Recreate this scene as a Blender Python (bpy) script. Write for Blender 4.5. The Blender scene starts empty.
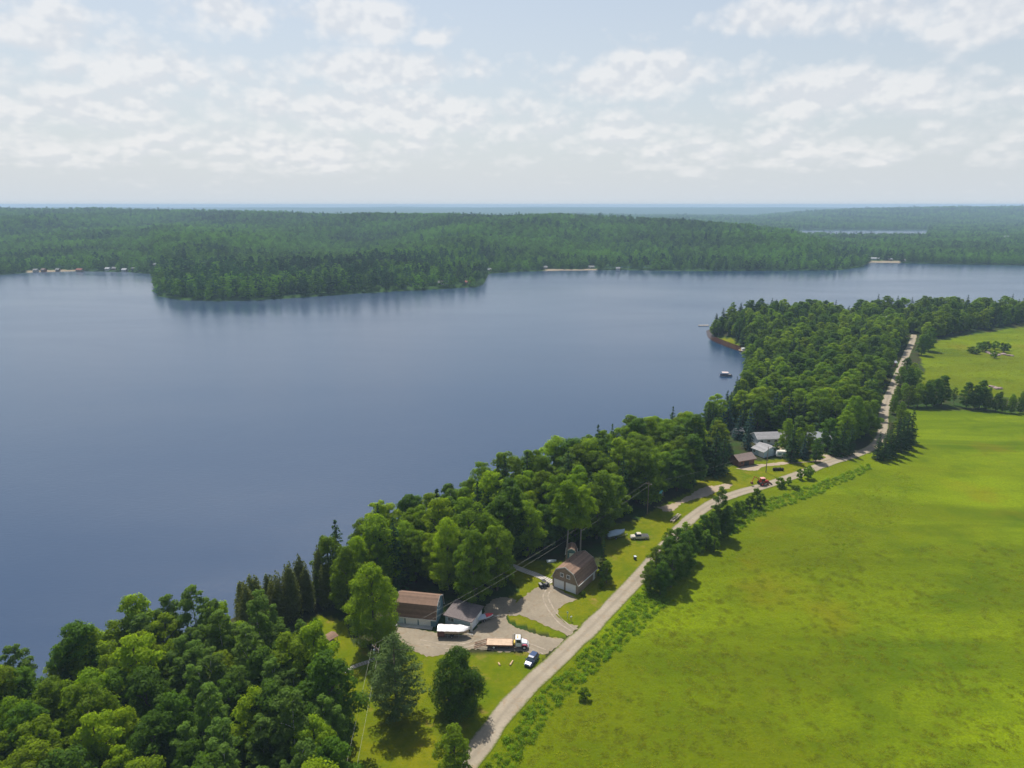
import bpy, math, random
import numpy as np
from mathutils import Vector, Matrix

random.seed(7)
RNG = np.random.default_rng(7)
R = math.radians
PI = math.pi
scn = bpy.context.scene
COL = scn.collection

# ------------------------------------------------------------------ camera constants, pixel -> ground point
FPX, TH, HC, G = 683.0, R(14.7), 101.0, 6.0
CT, ST = math.cos(TH), math.sin(TH)

def at(px, py, z=G):
    u = (px - 512) / FPX
    v = (py - 384) / FPX
    t = (HC - z) / (ST + v * CT)
    return np.array((u * t, t * (CT - v * ST)))

def AT(px, py, z=G):
    a = at(px, py, z)
    return float(a[0]), float(a[1])

def pxof(x, y, z=0.0):
    zc = y * CT + (HC - z) * ST
    return 512 + FPX * x / np.maximum(zc, 1.0)

def poly_px(pts, z=G):
    return np.array([at(a, b, z) for a, b in pts])

# ------------------------------------------------------------------ geometry helpers
def in_poly(x, y, P):
    inside = np.zeros(np.shape(x), bool)
    n = len(P)
    for i in range(n):
        x0, y0 = P[i]
        x1, y1 = P[(i + 1) % n]
        if y0 == y1:
            continue
        c = ((y0 > y) != (y1 > y)) & (x < (x1 - x0) * (y - y0) / (y1 - y0) + x0)
        inside ^= c
    return inside

def dist_poly(x, y, P, closed=True):
    d = np.full(np.shape(x), 1e9)
    n = len(P)
    for i in range(n if closed else n - 1):
        ax, ay = P[i]
        bx, by = P[(i + 1) % n]
        dx, dy = bx - ax, by - ay
        L = dx * dx + dy * dy + 1e-9
        t = np.clip(((x - ax) * dx + (y - ay) * dy) / L, 0, 1)
        d = np.minimum(d, np.hypot(x - ax - t * dx, y - ay - t * dy))
    return d

def sdist(x, y, P):
    d = dist_poly(x, y, P)
    return np.where(in_poly(x, y, P), d, -d)

def catmull(pts, step=2.0):
    P = [np.array(p, float) for p in pts]
    P = [2 * P[0] - P[1]] + P + [2 * P[-1] - P[-2]]
    out = []
    for i in range(1, len(P) - 2):
        n = max(2, int(np.linalg.norm(P[i + 1] - P[i]) / step))
        for k in range(n):
            t = k / n
            out.append(0.5 * ((2 * P[i]) + (-P[i - 1] + P[i + 1]) * t + (2 * P[i - 1] - 5 * P[i] + 4 * P[i + 1] - P[i + 2]) * t * t
                              + (-P[i - 1] + 3 * P[i] - 3 * P[i + 1] + P[i + 2]) * t ** 3))
    out.append(P[-2])
    return np.array(out)

def fnoise(x, y, s, seed=0):
    # smooth value noise from a few sines (deterministic, cheap)
    r = random.Random(seed)
    v = 0
    for k in range(5):
        a = r.uniform(0, 2 * PI)
        f = 2 * PI / (s * r.uniform(0.6, 1.5))
        v = v + np.sin((x * math.cos(a) + y * math.sin(a)) * f + r.uniform(0, 6.28))
    return v / 5

# ------------------------------------------------------------------ shores and relief
_near_px = [(0, 728), (40, 706), (80, 684), (150, 656), (235, 618), (300, 589), (345, 566), (400, 543), (450, 519), (520, 493), (580, 473),
            (640, 453), (684, 437), (706, 424), (726, 400), (738, 384), (744, 368), (748, 354), (742, 347), (726, 341), (713, 335),
            (710, 329), (716, 323), (735, 319), (770, 317), (850, 316), (930, 315), (1024, 314), (1120, 312)]
_np = [tuple(at(a, b, 0)) for a, b in _near_px]
_sh = catmull(_np, 6.0)
NEAR = np.array([(-2500, -2500), (-900, -300), (-320, 20), (-150, 85)] + [tuple(p) for p in _sh] + [(1500, 720), (3500, 900), (3500, -2500)])

SHY = np.array([(-900, 279), (-300, 277), (0, 275), (30, 272.5), (80, 271), (130, 272), (152, 274), (157, 296), (180, 300), (220, 301), (260, 300),
                (300, 297.5), (350, 294), (400, 291), (440, 289), (475, 287), (484, 284), (489, 273.5), (520, 271.5), (560, 270.5), (620, 270),
                (700, 271), (780, 270.5), (840, 270), (862, 267), (871, 262.5), (900, 263), (940, 264), (1024, 265.5), (1300, 267), (1900, 268)], float)
def y_from_img(v, z=0):
    v = (np.asarray(v, float) - 384) / FPX
    t = (HC - z) / (ST + v * CT)
    return t * (CT - v * ST)
SHORE_P, SHORE_Y = SHY[:, 0], y_from_img(SHY[:, 1])
DR = np.array([(-900, 3000), (0, 2800), (200, 2600), (400, 2150), (520, 1950), (640, 1800), (740, 1650), (800, 1560), (850, 1450), (880, 1500), (930, 1900), (2000, 2100)], float)
SK = np.array([(-900, 208), (-300, 207.5), (0, 207.5), (60, 207.8), (110, 207.5), (200, 210), (300, 212), (400, 213), (450, 211.5), (500, 213.5), (560, 212), (600, 213),
               (640, 215), (690, 218), (740, 221), (790, 227), (830, 237), (860, 252), (875, 262), (900, 262), (2000, 262)], float)
S2 = np.array([(-900, 212), (300, 212), (640, 222), (700, 218.5), (735, 215.5), (765, 212.5), (800, 210), (850, 207.2), (940, 205.6), (1024, 205.2), (1400, 205.2), (2000, 205.5)], float)

def h_far(x, y):
    yy = np.maximum(y, 300.0)
    p = pxof(x, yy, 0)
    wob = fnoise(x, y, 90, 3) * 12
    ysh = np.interp(p, SHORE_P, SHORE_Y)
    D = np.interp(p, DR[:, 0], DR[:, 1])
    ys = np.interp(p, SK[:, 0], SK[:, 1])
    Hr = np.maximum(101 - (ys - 204.8) / FPX * D * 0.98 - 21, 5)
    t = (y + wob * np.clip((y - ysh) / 100, 0, 1) - ysh) / np.maximum(D - ysh, 50)
    tc = np.clip(t, 0, 1)
    s = tc * tc * (3 - 2 * tc)
    s = 0.55 * s + 0.45 * tc
    tb = np.clip((y - D) / np.interp(p, [500, 640, 900], [900, 420, 300]), 0, 1)
    back = 1 - tb * tb * (3 - 2 * tb)
    low = np.interp(p, [500, 640, 790], [22, 8, 3])
    h = 1.2 + np.where(y < D, Hr * s, low + (Hr - low) * back)
    h = h + (fnoise(x, y, 560, 5) * 22 + fnoise(x, y, 210, 6) * 9) * np.clip(tc * 3, 0, 1) * (Hr > 12) * np.clip((1 - tc) * 4 + 0.25, 0, 1)
    # second ridge, right
    ys2 = np.interp(p, S2[:, 0], S2[:, 1])
    H2 = np.maximum(101 - (ys2 - 204.8) / FPX * 5000 * 0.98 - 34, 0)
    t2 = np.clip((y - 2900) / 2100, 0, 1)
    b2 = np.clip((y - 5000) / 1800, 0, 1)
    r2 = H2 * (t2 * t2 * (3 - 2 * t2)) * (1 - b2 * b2 * (3 - 2 * b2)) + fnoise(x, y, 700, 8) * 3 * t2
    h = np.maximum(h, np.where(y > 2900, 3 + r2, -9))
    # far plateau
    t3 = np.clip((y - 7000) / 2500, 0, 1)
    r3 = 44 + 12 * t3 + fnoise(x, y * 0.4, 3400, 9) * 15 + fnoise(x, y * 0.4, 1100, 10) * 4
    h = np.where(y > 6000, np.maximum(h, r3 * t3 * t3 * (3 - 2 * t3)), h)
    # inner lake
    hole = (p > 796 + fnoise(x, y, 300, 2) * 8) & (p < 928) & (y > 2080) & (y < 2890)
    h = np.where(hole, -3, h)
    e = (y - ysh)
    return np.where(e < 0, np.clip(e * 0.12, -5, 0), np.minimum(h, 0.2 + np.maximum(e, 0) * 0.25))

YARD = poly_px([(300, 760), (480, 800), (700, 540), (900, 470), (900, 430), (740, 430), (640, 480), (560, 540), (380, 580), (300, 610)])

def h_near(x, y):
    d = sdist(x, y, NEAR)
    h = np.clip(np.where(d > 0, d * 0.32, d * 0.2), -5, 60)
    h = 6 * (1 - np.exp(-np.maximum(h, 0) / 3.2)) + np.minimum(h, 0)
    h = np.where(d > 26, 6 - (6 - np.minimum(h, 6)) * np.clip((40 - d) / 14, 0, 1), h)
    # long swells of the open land away from the houses
    w = np.clip((dist_poly(x, y, ROADL, False) - 14) / 60, 0, 1) * np.clip((d - 40) / 60, 0, 1) * np.clip((x - 0) / 60, 0, 1)
    h = h + w * (fnoise(x, y, 110, 21) * 1.2 + 0.5 * fnoise(x, y, 45, 22))
    far = np.clip((y - 260) / 260, 0, 1) * np.clip((x - 200) / 200, 0, 1)
    h = h + far * 2.0 * np.clip((d - 30) / 60, 0, 1)
    return h

ROAD_PX = [(436, 800), (458, 776), (480, 747), (503, 714), (531, 684), (561, 656), (592, 626), (620, 597), (642, 574), (666, 546), (688, 521), (715, 502),
           (742, 492), (774, 483), (812, 469), (835, 461), (858, 454), (873, 447), (881, 437), (883, 424), (884, 411), (888, 398), (893, 386), (900, 370), (906, 356), (911, 345), (914, 336)]
ROADL = catmull([AT(*p) for p in ROAD_PX], 3.0)

def hgt(x, y):
    x = np.asarray(x, float)
    y = np.asarray(y, float)
    hn = h_near(x, y)
    hf = h_far(x, y)
    return np.where(y > 700, hf, np.where((y > 600) & (hn < 0), np.maximum(hn, hf), hn))

def hz(x, y):
    return float(hgt(np.array([x]), np.array([y]))[0])

# ------------------------------------------------------------------ materials
MATS = {}
def new_mat(name):
    m = bpy.data.materials.new(name)
    m.use_nodes = True
    m.node_tree.nodes.clear()
    return m

class NT:
    def __init__(s, tree):
        s.t = tree
    def n(s, typ, **kw):
        nd = s.t.nodes.new(typ)
        for k, v in kw.items():
            if k.startswith('i_'):
                key = k[2:].replace('_', ' ')
                nd.inputs[key].default_value = v
            else:
                setattr(nd, k, v)
        return nd
    def l(s, a, b):
        s.t.links.new(a, b)
    def val(s, v, sock):
        if isinstance(v, bpy.types.NodeSocket):
            s.l(v, sock)
        else:
            sock.default_value = v
    def math(s, op, a, b=0.0, c=0.0, clamp=False):
        nd = s.n('ShaderNodeMath', operation=op, use_clamp=clamp)
        s.val(a, nd.inputs[0]); s.val(b, nd.inputs[1]); s.val(c, nd.inputs[2])
        return nd.outputs[0]
    def mix(s, f, a, b, typ='RGBA', blend='MIX'):
        nd = s.n('ShaderNodeMix', data_type=typ)
        if typ == 'RGBA':
            nd.blend_type = blend
            s.val(f, nd.inputs[0]); s.val(a, nd.inputs[6]); s.val(b, nd.inputs[7])
            return nd.outputs[2]
        s.val(f, nd.inputs[0]); s.val(a, nd.inputs[2]); s.val(b, nd.inputs[3])
        return nd.outputs[0]
    def ramp(s, f, stops):
        nd = s.n('ShaderNodeValToRGB')
        cr = nd.color_ramp
        while len(cr.elements) > 1:
            cr.elements.remove(cr.elements[0])
        cr.elements[0].position = stops[0][0]
        cr.elements[0].color = c4(stops[0][1])
        for p, c in stops[1:]:
            e = cr.elements.new(p)
            e.color = c4(c)
        s.val(f, nd.inputs[0])
        return nd.outputs[0]
    def noise(s, vec, scale, detail=4, rough=0.55, dist=0.0):
        nd = s.n('ShaderNodeTexNoise')
        nd.inputs['Scale'].default_value = scale
        nd.inputs['Detail'].default_value = detail
        nd.inputs['Roughness'].default_value = rough
        nd.inputs['Distortion'].default_value = dist
        if vec is not None:
            s.l(vec, nd.inputs['Vector'])
        return nd.outputs[0]
    def mapr(s, v, a, b, c=0.0, d=1.0):
        nd = s.n('ShaderNodeMapRange')
        s.val(v, nd.inputs[0])
        for i, q in enumerate((a, b, c, d)):
            nd.inputs[i + 1].default_value = q
        return nd.outputs[0]

def c4(c):
    if isinstance(c, (int, float)):
        return (c, c, c, 1)
    return (c[0], c[1], c[2], 1)

def plain(name, col, rough=0.6, metal=0.0, var=0.12, scale=3.0, bump=0.0, coat=0.0, bscale=None):
    """painted / wooden / metal surface with slight uneven colour"""
    if name in MATS:
        return MATS[name]
    m = new_mat(name)
    N = NT(m.node_tree)
    out = N.n('ShaderNodeOutputMaterial')
    b = N.n('ShaderNodeBsdfPrincipled')
    tc = N.n('ShaderNodeTexCoord')
    f = N.noise(tc.outputs['Object'], scale, 5, 0.6)
    f = N.mapr(f, 0.3, 0.7, 1 - var, 1 + var)
    mul = N.n('ShaderNodeVectorMath', operation='SCALE')
    mul.inputs[0].default_value = col[:3]
    N.l(f, mul.inputs['Scale'])
    N.l(mul.outputs[0], b.inputs['Base Color'])
    b.inputs['Roughness'].default_value = rough
    b.inputs['Metallic'].default_value = metal
    b.inputs['Coat Weight'].default_value = coat
    if bump:
        bp = N.n('ShaderNodeBump')
        bp.inputs['Strength'].default_value = bump
        bp.inputs['Distance'].default_value = 0.05
        N.l(N.noise(tc.outputs['Object'], bscale or scale * 6, 4), bp.inputs['Height'])
        N.l(bp.outputs[0], b.inputs['Normal'])
    N.l(b.outputs[0], out.inputs[0])
    MATS[name] = m
    return m

def striped(name, col, col2, axis='Z', period=0.2, rough=0.7, var=0.12, rowvar=0.25):
    """clapboard siding, shingle courses or planks: courses with thin dark joints"""
    if name in MATS:
        return MATS[name]
    m = new_mat(name)
    N = NT(m.node_tree)
    out = N.n('ShaderNodeOutputMaterial')
    b = N.n('ShaderNodeBsdfPrincipled')
    tc = N.n('ShaderNodeTexCoord')
    sp = N.n('ShaderNodeSeparateXYZ')
    N.l(tc.outputs['Object'], sp.inputs[0])
    s = sp.outputs[axis]
    q = N.math('DIVIDE', s, period)
    fr = N.math('FRACT', q)
    row = N.math('FLOOR', q)
    joint = N.mapr(fr, 0.0, 0.16, 1.0, 0.0)
    wn = N.n('ShaderNodeTexWhiteNoise', noise_dimensions='2D')
    cb = N.n('ShaderNodeCombineXYZ')
    N.l(row, cb.inputs[0])
    other = sp.outputs['X' if axis != 'X' else 'Y']
    N.l(N.math('FLOOR', N.math('DIVIDE', other, 0.9)), cb.inputs[1])
    N.l(cb.outputs[0], wn.inputs[0])
    f = N.noise(tc.outputs['Object'], 1.3, 5, 0.6)
    tone = N.math('ADD', N.mapr(f, 0.3, 0.7, 1 - var, 1 + var), N.mapr(wn.outputs[0], 0, 1, -rowvar / 2, rowvar / 2))
    colr = N.mix(joint, c4(col), c4(col2))
    mul = N.n('ShaderNodeVectorMath', operation='SCALE')
    N.l(colr, mul.inputs[0]); N.l(tone, mul.inputs['Scale'])
    N.l(mul.outputs[0], b.inputs['Base Color'])
    bp = N.n('ShaderNodeBump')
    bp.inputs['Strength'].default_value = 0.5
    bp.inputs['Distance'].default_value = 0.02
    N.l(fr, bp.inputs['Height'])
    N.l(bp.outputs[0], b.inputs['Normal'])
    b.inputs['Roughness'].default_value = rough
    N.l(b.outputs[0], out.inputs[0])
    MATS[name] = m
    return m

def glass(name='window_glass', col=(0.02, 0.03, 0.035)):
    return plain(name, col, 0.06, 0.0, 0.1)

def leaf_mat(name, col, tcol, trans=0.4, var=0.25, hue=0.3, rough=0.55, spec=0.3):
    if name in MATS:
        return MATS[name]
    m = new_mat(name)
    N = NT(m.node_tree)
    out = N.n('ShaderNodeOutputMaterial')
    oi = N.n('ShaderNodeObjectInfo')
    geo = N.n('ShaderNodeNewGeometry')
    tc = N.n('ShaderNodeTexCoord')
    br = N.noise(tc.outputs['Object'], 0.45, 2, 0.5)
    tone = N.math('ADD', N.mapr(oi.outputs['Random'], 0, 1, 1 - var, 1 + var), N.mapr(br, 0.3, 0.7, -0.18, 0.18))
    tone = N.math('ADD', tone, N.mapr(geo.outputs['Random Per Island'], 0, 1, -0.18, 0.18))
    if name.startswith('far_'):
        # stands of different kinds and ages across the hills
        st = N.noise(geo.outputs['Position'], .0045, 4, .6)
        tone = N.math('ADD', tone, N.mapr(st, .38, .62, -.38, .42))
    wn = N.n('ShaderNodeTexWhiteNoise', noise_dimensions='1D')
    N.l(N.math('MULTIPLY', oi.outputs['Random'], 57.3), wn.inputs['W'])
    h2 = N.mapr(wn.outputs[0], 0, 1, 0, hue)
    warm = (col[0] * 1.38, col[1] * 1.10, col[2] * 0.9)
    twarm = (tcol[0] * 1.2, tcol[1] * 1.05, tcol[2] * 0.9)
    a = N.mix(h2, c4(col), c4(warm))
    t = N.mix(h2, c4(tcol), c4(twarm))
    m1 = N.n('ShaderNodeVectorMath', operation='SCALE'); N.l(a, m1.inputs[0]); N.l(tone, m1.inputs['Scale'])
    m2 = N.n('ShaderNodeVectorMath', operation='SCALE'); N.l(t, m2.inputs[0]); N.l(tone, m2.inputs['Scale'])
    b = N.n('ShaderNodeBsdfPrincipled')
    N.l(m1.outputs[0], b.inputs['Base Color'])
    b.inputs['Roughness'].default_value = rough
    b.inputs['Specular IOR Level'].default_value = spec
    tr = N.n('ShaderNodeBsdfTranslucent')
    N.l(m2.outputs[0], tr.inputs[0])
    mx = N.n('ShaderNodeMixShader')
    mx.inputs[0].default_value = trans
    N.l(b.outputs[0], mx.inputs[1]); N.l(tr.outputs[0], mx.inputs[2])
    N.l(mx.outputs[0], out.inputs[0])
    MATS[name] = m
    return m

BARK = plain('bark', (0.10, 0.075, 0.055), 0.9, 0, 0.3, 2.0, 0.6)
PALEBARK = plain('pale_bark', (0.42, 0.40, 0.34), 0.8, 0, 0.3, 1.2, 0.4)

# leaves
L_MAPLE = leaf_mat('maple_leaves', (0.096, 0.168, 0.003), (0.26, 0.42, 0.003), 0.48, 0.28, 0.5, 0.65, 0.12)
L_BRIGHT = leaf_mat('bright_leaves', (0.142, 0.215, 0.003), (0.37, 0.54, 0.004), 0.5, 0.22, 0.5, 0.65, 0.12)
L_DEEP = leaf_mat('deep_leaves', (0.056, 0.118, 0.005), (0.15, 0.29, 0.005), 0.42, 0.22, 0.35, 0.65, 0.12)
L_ASPEN = leaf_mat('aspen_leaves', (0.088, 0.152, 0.020), (0.19, 0.34, 0.020), 0.42, 0.22, 0.3, 0.7, 0.12)
L_SPRUCE = leaf_mat('spruce_needles', (0.034, 0.080, 0.018), (0.045, 0.10, 0.014), 0.18, 0.3, 0.4, 0.7, 0.1)
L_BLUE = leaf_mat('blue_spruce_needles', (0.035, 0.085, 0.060), (0.03, 0.07, 0.045), 0.15, 0.15, 0.1, 0.7, 0.1)
L_PINE = leaf_mat('pine_needles', (0.095, 0.15, 0.040), (0.12, 0.20, 0.03), 0.22, 0.15, 0.2, 0.7, 0.1)
L_CEDAR = leaf_mat('cedar_leaves', (0.11, 0.135, 0.024), (0.16, 0.19, 0.016), 0.25, 0.18, 0.25, 0.7, 0.1)
L_WEED = leaf_mat('weed_leaves', (0.110, 0.205, 0.003), (0.26, 0.46, 0.004), 0.42, 0.25, 0.6, 0.7, 0.1)
L_GRASS = leaf_mat('meadow_leaves', (0.155, 0.190, 0.001), (0.32, 0.38, 0.001), 0.36, 0.18, 0.4, 0.7, 0.1)
L_FAR = leaf_mat('far_leaves', (0.056, 0.135, 0.008), (0.13, 0.30, 0.008), 0.34, 0.48, 0.5, 0.7, 0.1)
L_FARC = leaf_mat('far_needles', (0.028, 0.080, 0.022), (0.04, 0.11, 0.02), 0.2, 0.4, 0.3, 0.7, 0.1)

# ------------------------------------------------------------------ mesh building
def link(o, parent=None):
    COL.objects.link(o)
    if parent is not None:
        o.parent = parent
    return o

def mesh_np(name, V, F4, mat, smooth=False, mats=None, midx=None):
    """V (n,3) floats, F4 (m,4) quads or (m,3) tris"""
    V = np.asarray(V, np.float32)
    F4 = np.asarray(F4, np.int32)
    k = F4.shape[1]
    me = bpy.data.meshes.new(name)
    me.vertices.add(len(V)); me.vertices.foreach_set('co', V.ravel())
    me.loops.add(F4.size); me.loops.foreach_set('vertex_index', F4.ravel())
    me.polygons.add(len(F4))
    me.polygons.foreach_set('loop_start', np.arange(0, F4.size, k, dtype=np.int32))
    me.polygons.foreach_set('loop_total', np.full(len(F4), k, np.int32))
    if smooth:
        me.polygons.foreach_set('use_smooth', np.ones(len(F4), bool))
    if mats:
        for q in mats:
            me.materials.append(q)
        me.polygons.foreach_set('material_index', np.asarray(midx, np.int32))
    elif mat:
        me.materials.append(mat)
    me.update(calc_edges=True)
    return me

class MB:
    """collects shapes; build() links them as one mesh object"""
    def __init__(s):
        s.v = []
        s.f = []
    def add(s, vs, fs):
        o = len(s.v)
        s.v += [tuple(map(float, p)) for p in vs]
        s.f += [tuple(o + i for i in f) for f in fs]
        return s
    def box(s, x0, x1, y0, y1, z0, z1, tx=0.0, ty=0.0):
        s.add([(x0, y0, z0), (x1, y0, z0), (x1, y1, z0), (x0, y1, z0), (x0 + tx, y0 + ty, z1), (x1 - tx, y0 + ty, z1), (x1 - tx, y1 - ty, z1), (x0 + tx, y1 - ty, z1)],
              [(3, 2, 1, 0), (4, 5, 6, 7), (0, 1, 5, 4), (1, 2, 6, 5), (2, 3, 7, 6), (3, 0, 4, 7)])
        return s
    def prism(s, prof, a, b, axis='Y'):
        """profile polygon extruded from a to b; axis Y: profile is (x,z); axis X: profile is (y,z); axis Z: profile is (x,y)"""
        n = len(prof)
        def P(p, t):
            if axis == 'Y':
                return (p[0], t, p[1])
            if axis == 'X':
                return (t, p[0], p[1])
            return (p[0], p[1], t)
        vs = [P(p, a) for p in prof] + [P(p, b) for p in prof]
        fs = [tuple(range(n)), tuple(reversed(range(n, 2 * n)))] + [(i, n + i, n + (i + 1) % n, (i + 1) % n) for i in range(n)]
        return s.add(vs, fs)
    def tube(s, p0, p1, r0, r1=None, n=8, cap=True):
        r1 = r0 if r1 is None else r1
        p0, p1 = Vector(p0), Vector(p1)
        d = (p1 - p0).normalized()
        a = d.orthogonal().normalized()
        b = d.cross(a)
        vs = []
        for p, r in ((p0, r0), (p1, r1)):
            for i in range(n):
                t = 2 * PI * i / n
                vs.append(p + a * math.cos(t) * r + b * math.sin(t) * r)
        fs = [(i, (i + 1) % n, n + (i + 1) % n, n + i) for i in range(n)]
        if cap:
            fs += [tuple(reversed(range(n))), tuple(range(n, 2 * n))]
        return s.add(vs, fs)
    def path(s, pts, r, n=6):
        for i in range(len(pts) - 1):
            s.tube(pts[i], pts[i + 1], r if not isinstance(r, (list, tuple)) else r[i], r if not isinstance(r, (list, tuple)) else r[i + 1], n, True)
        return s
    def loft(s, rings, cap=True):
        n = len(rings[0])
        vs = [p for r in rings for p in r]
        fs = []
        for k in range(len(rings) - 1):
            for i in range(n):
                fs.append((k * n + i, k * n + (i + 1) % n, (k + 1) * n + (i + 1) % n, (k + 1) * n + i))
        if cap:
            fs += [tuple(reversed(range(n))), tuple(range((len(rings) - 1) * n, len(rings) * n))]
        return s.add(vs, fs)
    def slab(s, a, b, c, d, th):
        """quad a b c d with thickness downwards along its normal"""
        a, b, c, d = map(Vector, (a, b, c, d))
        n = (b - a).cross(d - a).normalized() * th
        return s.add([a, b, c, d, a - n, b - n, c - n, d - n], [(0, 1, 2, 3), (7, 6, 5, 4), (0, 4, 5, 1), (1, 5, 6, 2), (2, 6, 7, 3), (3, 7, 4, 0)])
    def build(s, name, mat, parent=None, bevel=0.0, smooth=False, loc=None, rz=None):
        me = bpy.data.meshes.new(name)
        me.from_pydata(s.v, [], s.f)
        me.materials.append(mat)
        import bmesh
        bm = bmesh.new(); bm.from_mesh(me)
        bmesh.ops.recalc_face_normals(bm, faces=bm.faces)
        if bevel:
            eds = [e for e in bm.edges if len(e.link_faces) == 2 and e.calc_face_angle(0) > 0.5]
            bmesh.ops.bevel(bm, geom=eds, offset=bevel, segments=2, affect='EDGES', clamp_overlap=True)
        bm.to_mesh(me); bm.free()
        if smooth:
            for p in me.polygons:
                p.use_smooth = True
        o = bpy.data.objects.new(name, me)
        if loc is not None:
            o.location = loc
        if rz is not None:
            o.rotation_euler.z = rz
        return link(o, parent)

def tag(o, label=None, cat=None, group=None, kind=None):
    if label: o['label'] = label
    if cat: o['category'] = cat
    if group: o['group'] = group
    if kind: o['kind'] = kind
    return o

def empty(name, x, y, z=None, rz=0.0):
    o = bpy.data.objects.new(name, None)
    o.empty_display_size = 0.5
    o.location = (x, y, hz(x, y) if z is None else z)
    o.rotation_euler.z = rz
    return link(o)

def copy_tree(o, parent=None):
    c = o.copy()
    COL.objects.link(c)
    c.parent = parent
    for ch in list(o.children):
        copy_tree(ch, c)
    return c

# ------------------------------------------------------------------ GROUND
def ground():
    rs = [0.0, 10, 25, 40, 55, 68]
    r = 78.0
    while r < 300:
        rs.append(r); r += 1.5
    while r < 15000:
        rs.append(r); r *= 1.0078
    rs = np.array(rs)
    fine = np.arange(-41, 41.01, 0.16)
    coarse = np.arange(44, 317, 3.0)
    ang = np.radians(np.concatenate([fine, coarse]))
    A, Rr = np.meshgrid(ang, rs)
    X = Rr * np.sin(A); Y = Rr * np.cos(A)
    Z = hgt(X.ravel(), Y.ravel())
    x, y = X.ravel(), Y.ravel()
    nr, na = len(rs), len(ang)
    V = np.stack([x, y, Z], 1)
    i = np.arange(nr - 1)[:, None]; j = np.arange(na)[None, :]
    jn = (j + 1) % na
    F = np.stack([i * na + j + 0 * i, i * na + jn, (i + 1) * na + jn, (i + 1) * na + j], -1).reshape(-1, 4)
    F = F[:, ::-1]
    me = mesh_np('ground', V, F, None, smooth=True)
    # zones: meadow, lawn, sand
    d_near = sdist(x, y, NEAR)
    jx = x + fnoise(x, y, 6, 31) * 1.0; jy = y + fnoise(x, y, 7, 32) * 1.0
    meadow = in_poly(jx, jy, MEADOW).astype(np.float32)
    lawn = np.zeros(len(x), np.float32)
    for P in LAWNS:
        lawn = np.maximum(lawn, in_poly(x + fnoise(x, y, 4, 33) * .35, y + fnoise(x, y, 5, 34) * .35, P).astype(np.float32))
    far = (y > 690).astype(np.float32)
    sand = np.zeros(len(x), np.float32)
    for P in SANDS:
        sand = np.maximum(sand, in_poly(x, y, P).astype(np.float32))
    for nm, arr in (('meadow', meadow), ('lawn', lawn), ('far', far), ('sand', sand)):
        at_ = me.attributes.new(nm, 'FLOAT', 'POINT')
        at_.data.foreach_set('value', arr)
    m = new_mat('ground')
    N = NT(m.node_tree)
    out = N.n('ShaderNodeOutputMaterial')
    b = N.n('ShaderNodeBsdfPrincipled')
    geo = N.n('ShaderNodeNewGeometry')
    P = geo.outputs['Position']
    def A_(nm):
        return N.n('ShaderNodeAttribute', attribute_name=nm).outputs['Fac']
    n1 = N.noise(P, 0.012, 6, 0.6)
    n2 = N.noise(P, 0.07, 6, 0.62)
    n3 = N.noise(P, 0.5, 5, 0.7)
    n4 = N.noise(P, 2.2, 4, 0.7)
    # mowing / growth drifts, stretched
    mp = N.n('ShaderNodeMapping'); mp.inputs['Scale'].default_value = (0.012, 0.045, 0.1); mp.inputs['Rotation'].default_value = (0, 0, 0.25)
    N.l(P, mp.inputs[0])
    ns = N.noise(mp.outputs[0], 1.0, 6, 0.6, 0.6)
    mc = N.mix(N.mapr(n1, 0.43, 0.57), c4((0.074, 0.120, 0.0004)), c4((0.130, 0.160, 0.0004)))
    mc = N.mix(N.mapr(ns, 0.44, 0.64), mc, c4((0.175, 0.235, 0.0008)))
    mc = N.mix(N.math('MULTIPLY', N.mapr(n2, 0.52, 0.70), .55), mc, c4((0.043, 0.085, 0.001)))
    mc = N.mix(N.math('MULTIPLY', N.mapr(n3, 0.55, 0.75), 0.55), mc, c4((0.13, 0.125, 0.003)))
    mc = N.mix(N.math('MULTIPLY', N.mapr(n4, 0.35, 0.65), 0.6), mc, c4((0.06, 0.095, 0.003)))
    nl = N.noise(P, 0.0065, 3, 0.5)
    mc = N.mix(N.math('MULTIPLY', N.mapr(nl, 0.50, 0.62), .6), mc, c4((0.082, 0.100, 0.001)))
    mc = N.mix(N.math('MULTIPLY', N.mapr(N.noise(P, 0.021, 4, 0.6), 0.60, 0.72), .45), mc, c4((0.17, 0.12, 0.006)))
    lc = N.mix(N.mapr(n2, 0.38, 0.62), c4((0.095, 0.135, 0.002)), c4((0.165, 0.165, 0.004)))
    lc = N.mix(N.mapr(N.noise(P, 0.22, 6, 0.65), 0.60, 0.72), lc, c4((0.22, 0.165, 0.035)))
    lc = N.mix(N.math('MULTIPLY', N.mapr(n3, 0.4, 0.7), 0.5), lc, c4((0.055, 0.10, 0.003)))
    fc = N.mix(n3, c4((0.030, 0.036, 0.012)), c4((0.055, 0.050, 0.022)))
    fc = N.mix(N.mapr(n2, 0.45, 0.6), fc, c4((0.03, 0.06, 0.010)))
    ffc = N.mix(N.mapr(n1, 0.4, 0.6), c4((0.022, 0.050, 0.012)), c4((0.035, 0.075, 0.014)))
    col = N.mix(A_('meadow'), fc, mc)
    col = N.mix(A_('lawn'), col, lc)
    col = N.mix(A_('far'), col, ffc)
    col = N.mix(A_('sand'), col, c4((0.25, 0.205, 0.14)))
    N.l(col, b.inputs['Base Color'])
    b.inputs['Roughness'].default_value = 0.95
    b.inputs['Specular IOR Level'].default_value = 0.04
    bp = N.n('ShaderNodeBump')
    bp.inputs['Strength'].default_value = 0.8
    bp.inputs['Distance'].default_value = 0.5
    hh = N.math('ADD', N.math('MULTIPLY', n3, 1.0), N.math('MULTIPLY', n4, 0.5))
    N.l(hh, bp.inputs['Height'])
    N.l(bp.outputs[0], b.inputs['Normal'])
    N.l(b.outputs[0], out.inputs[0])
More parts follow.
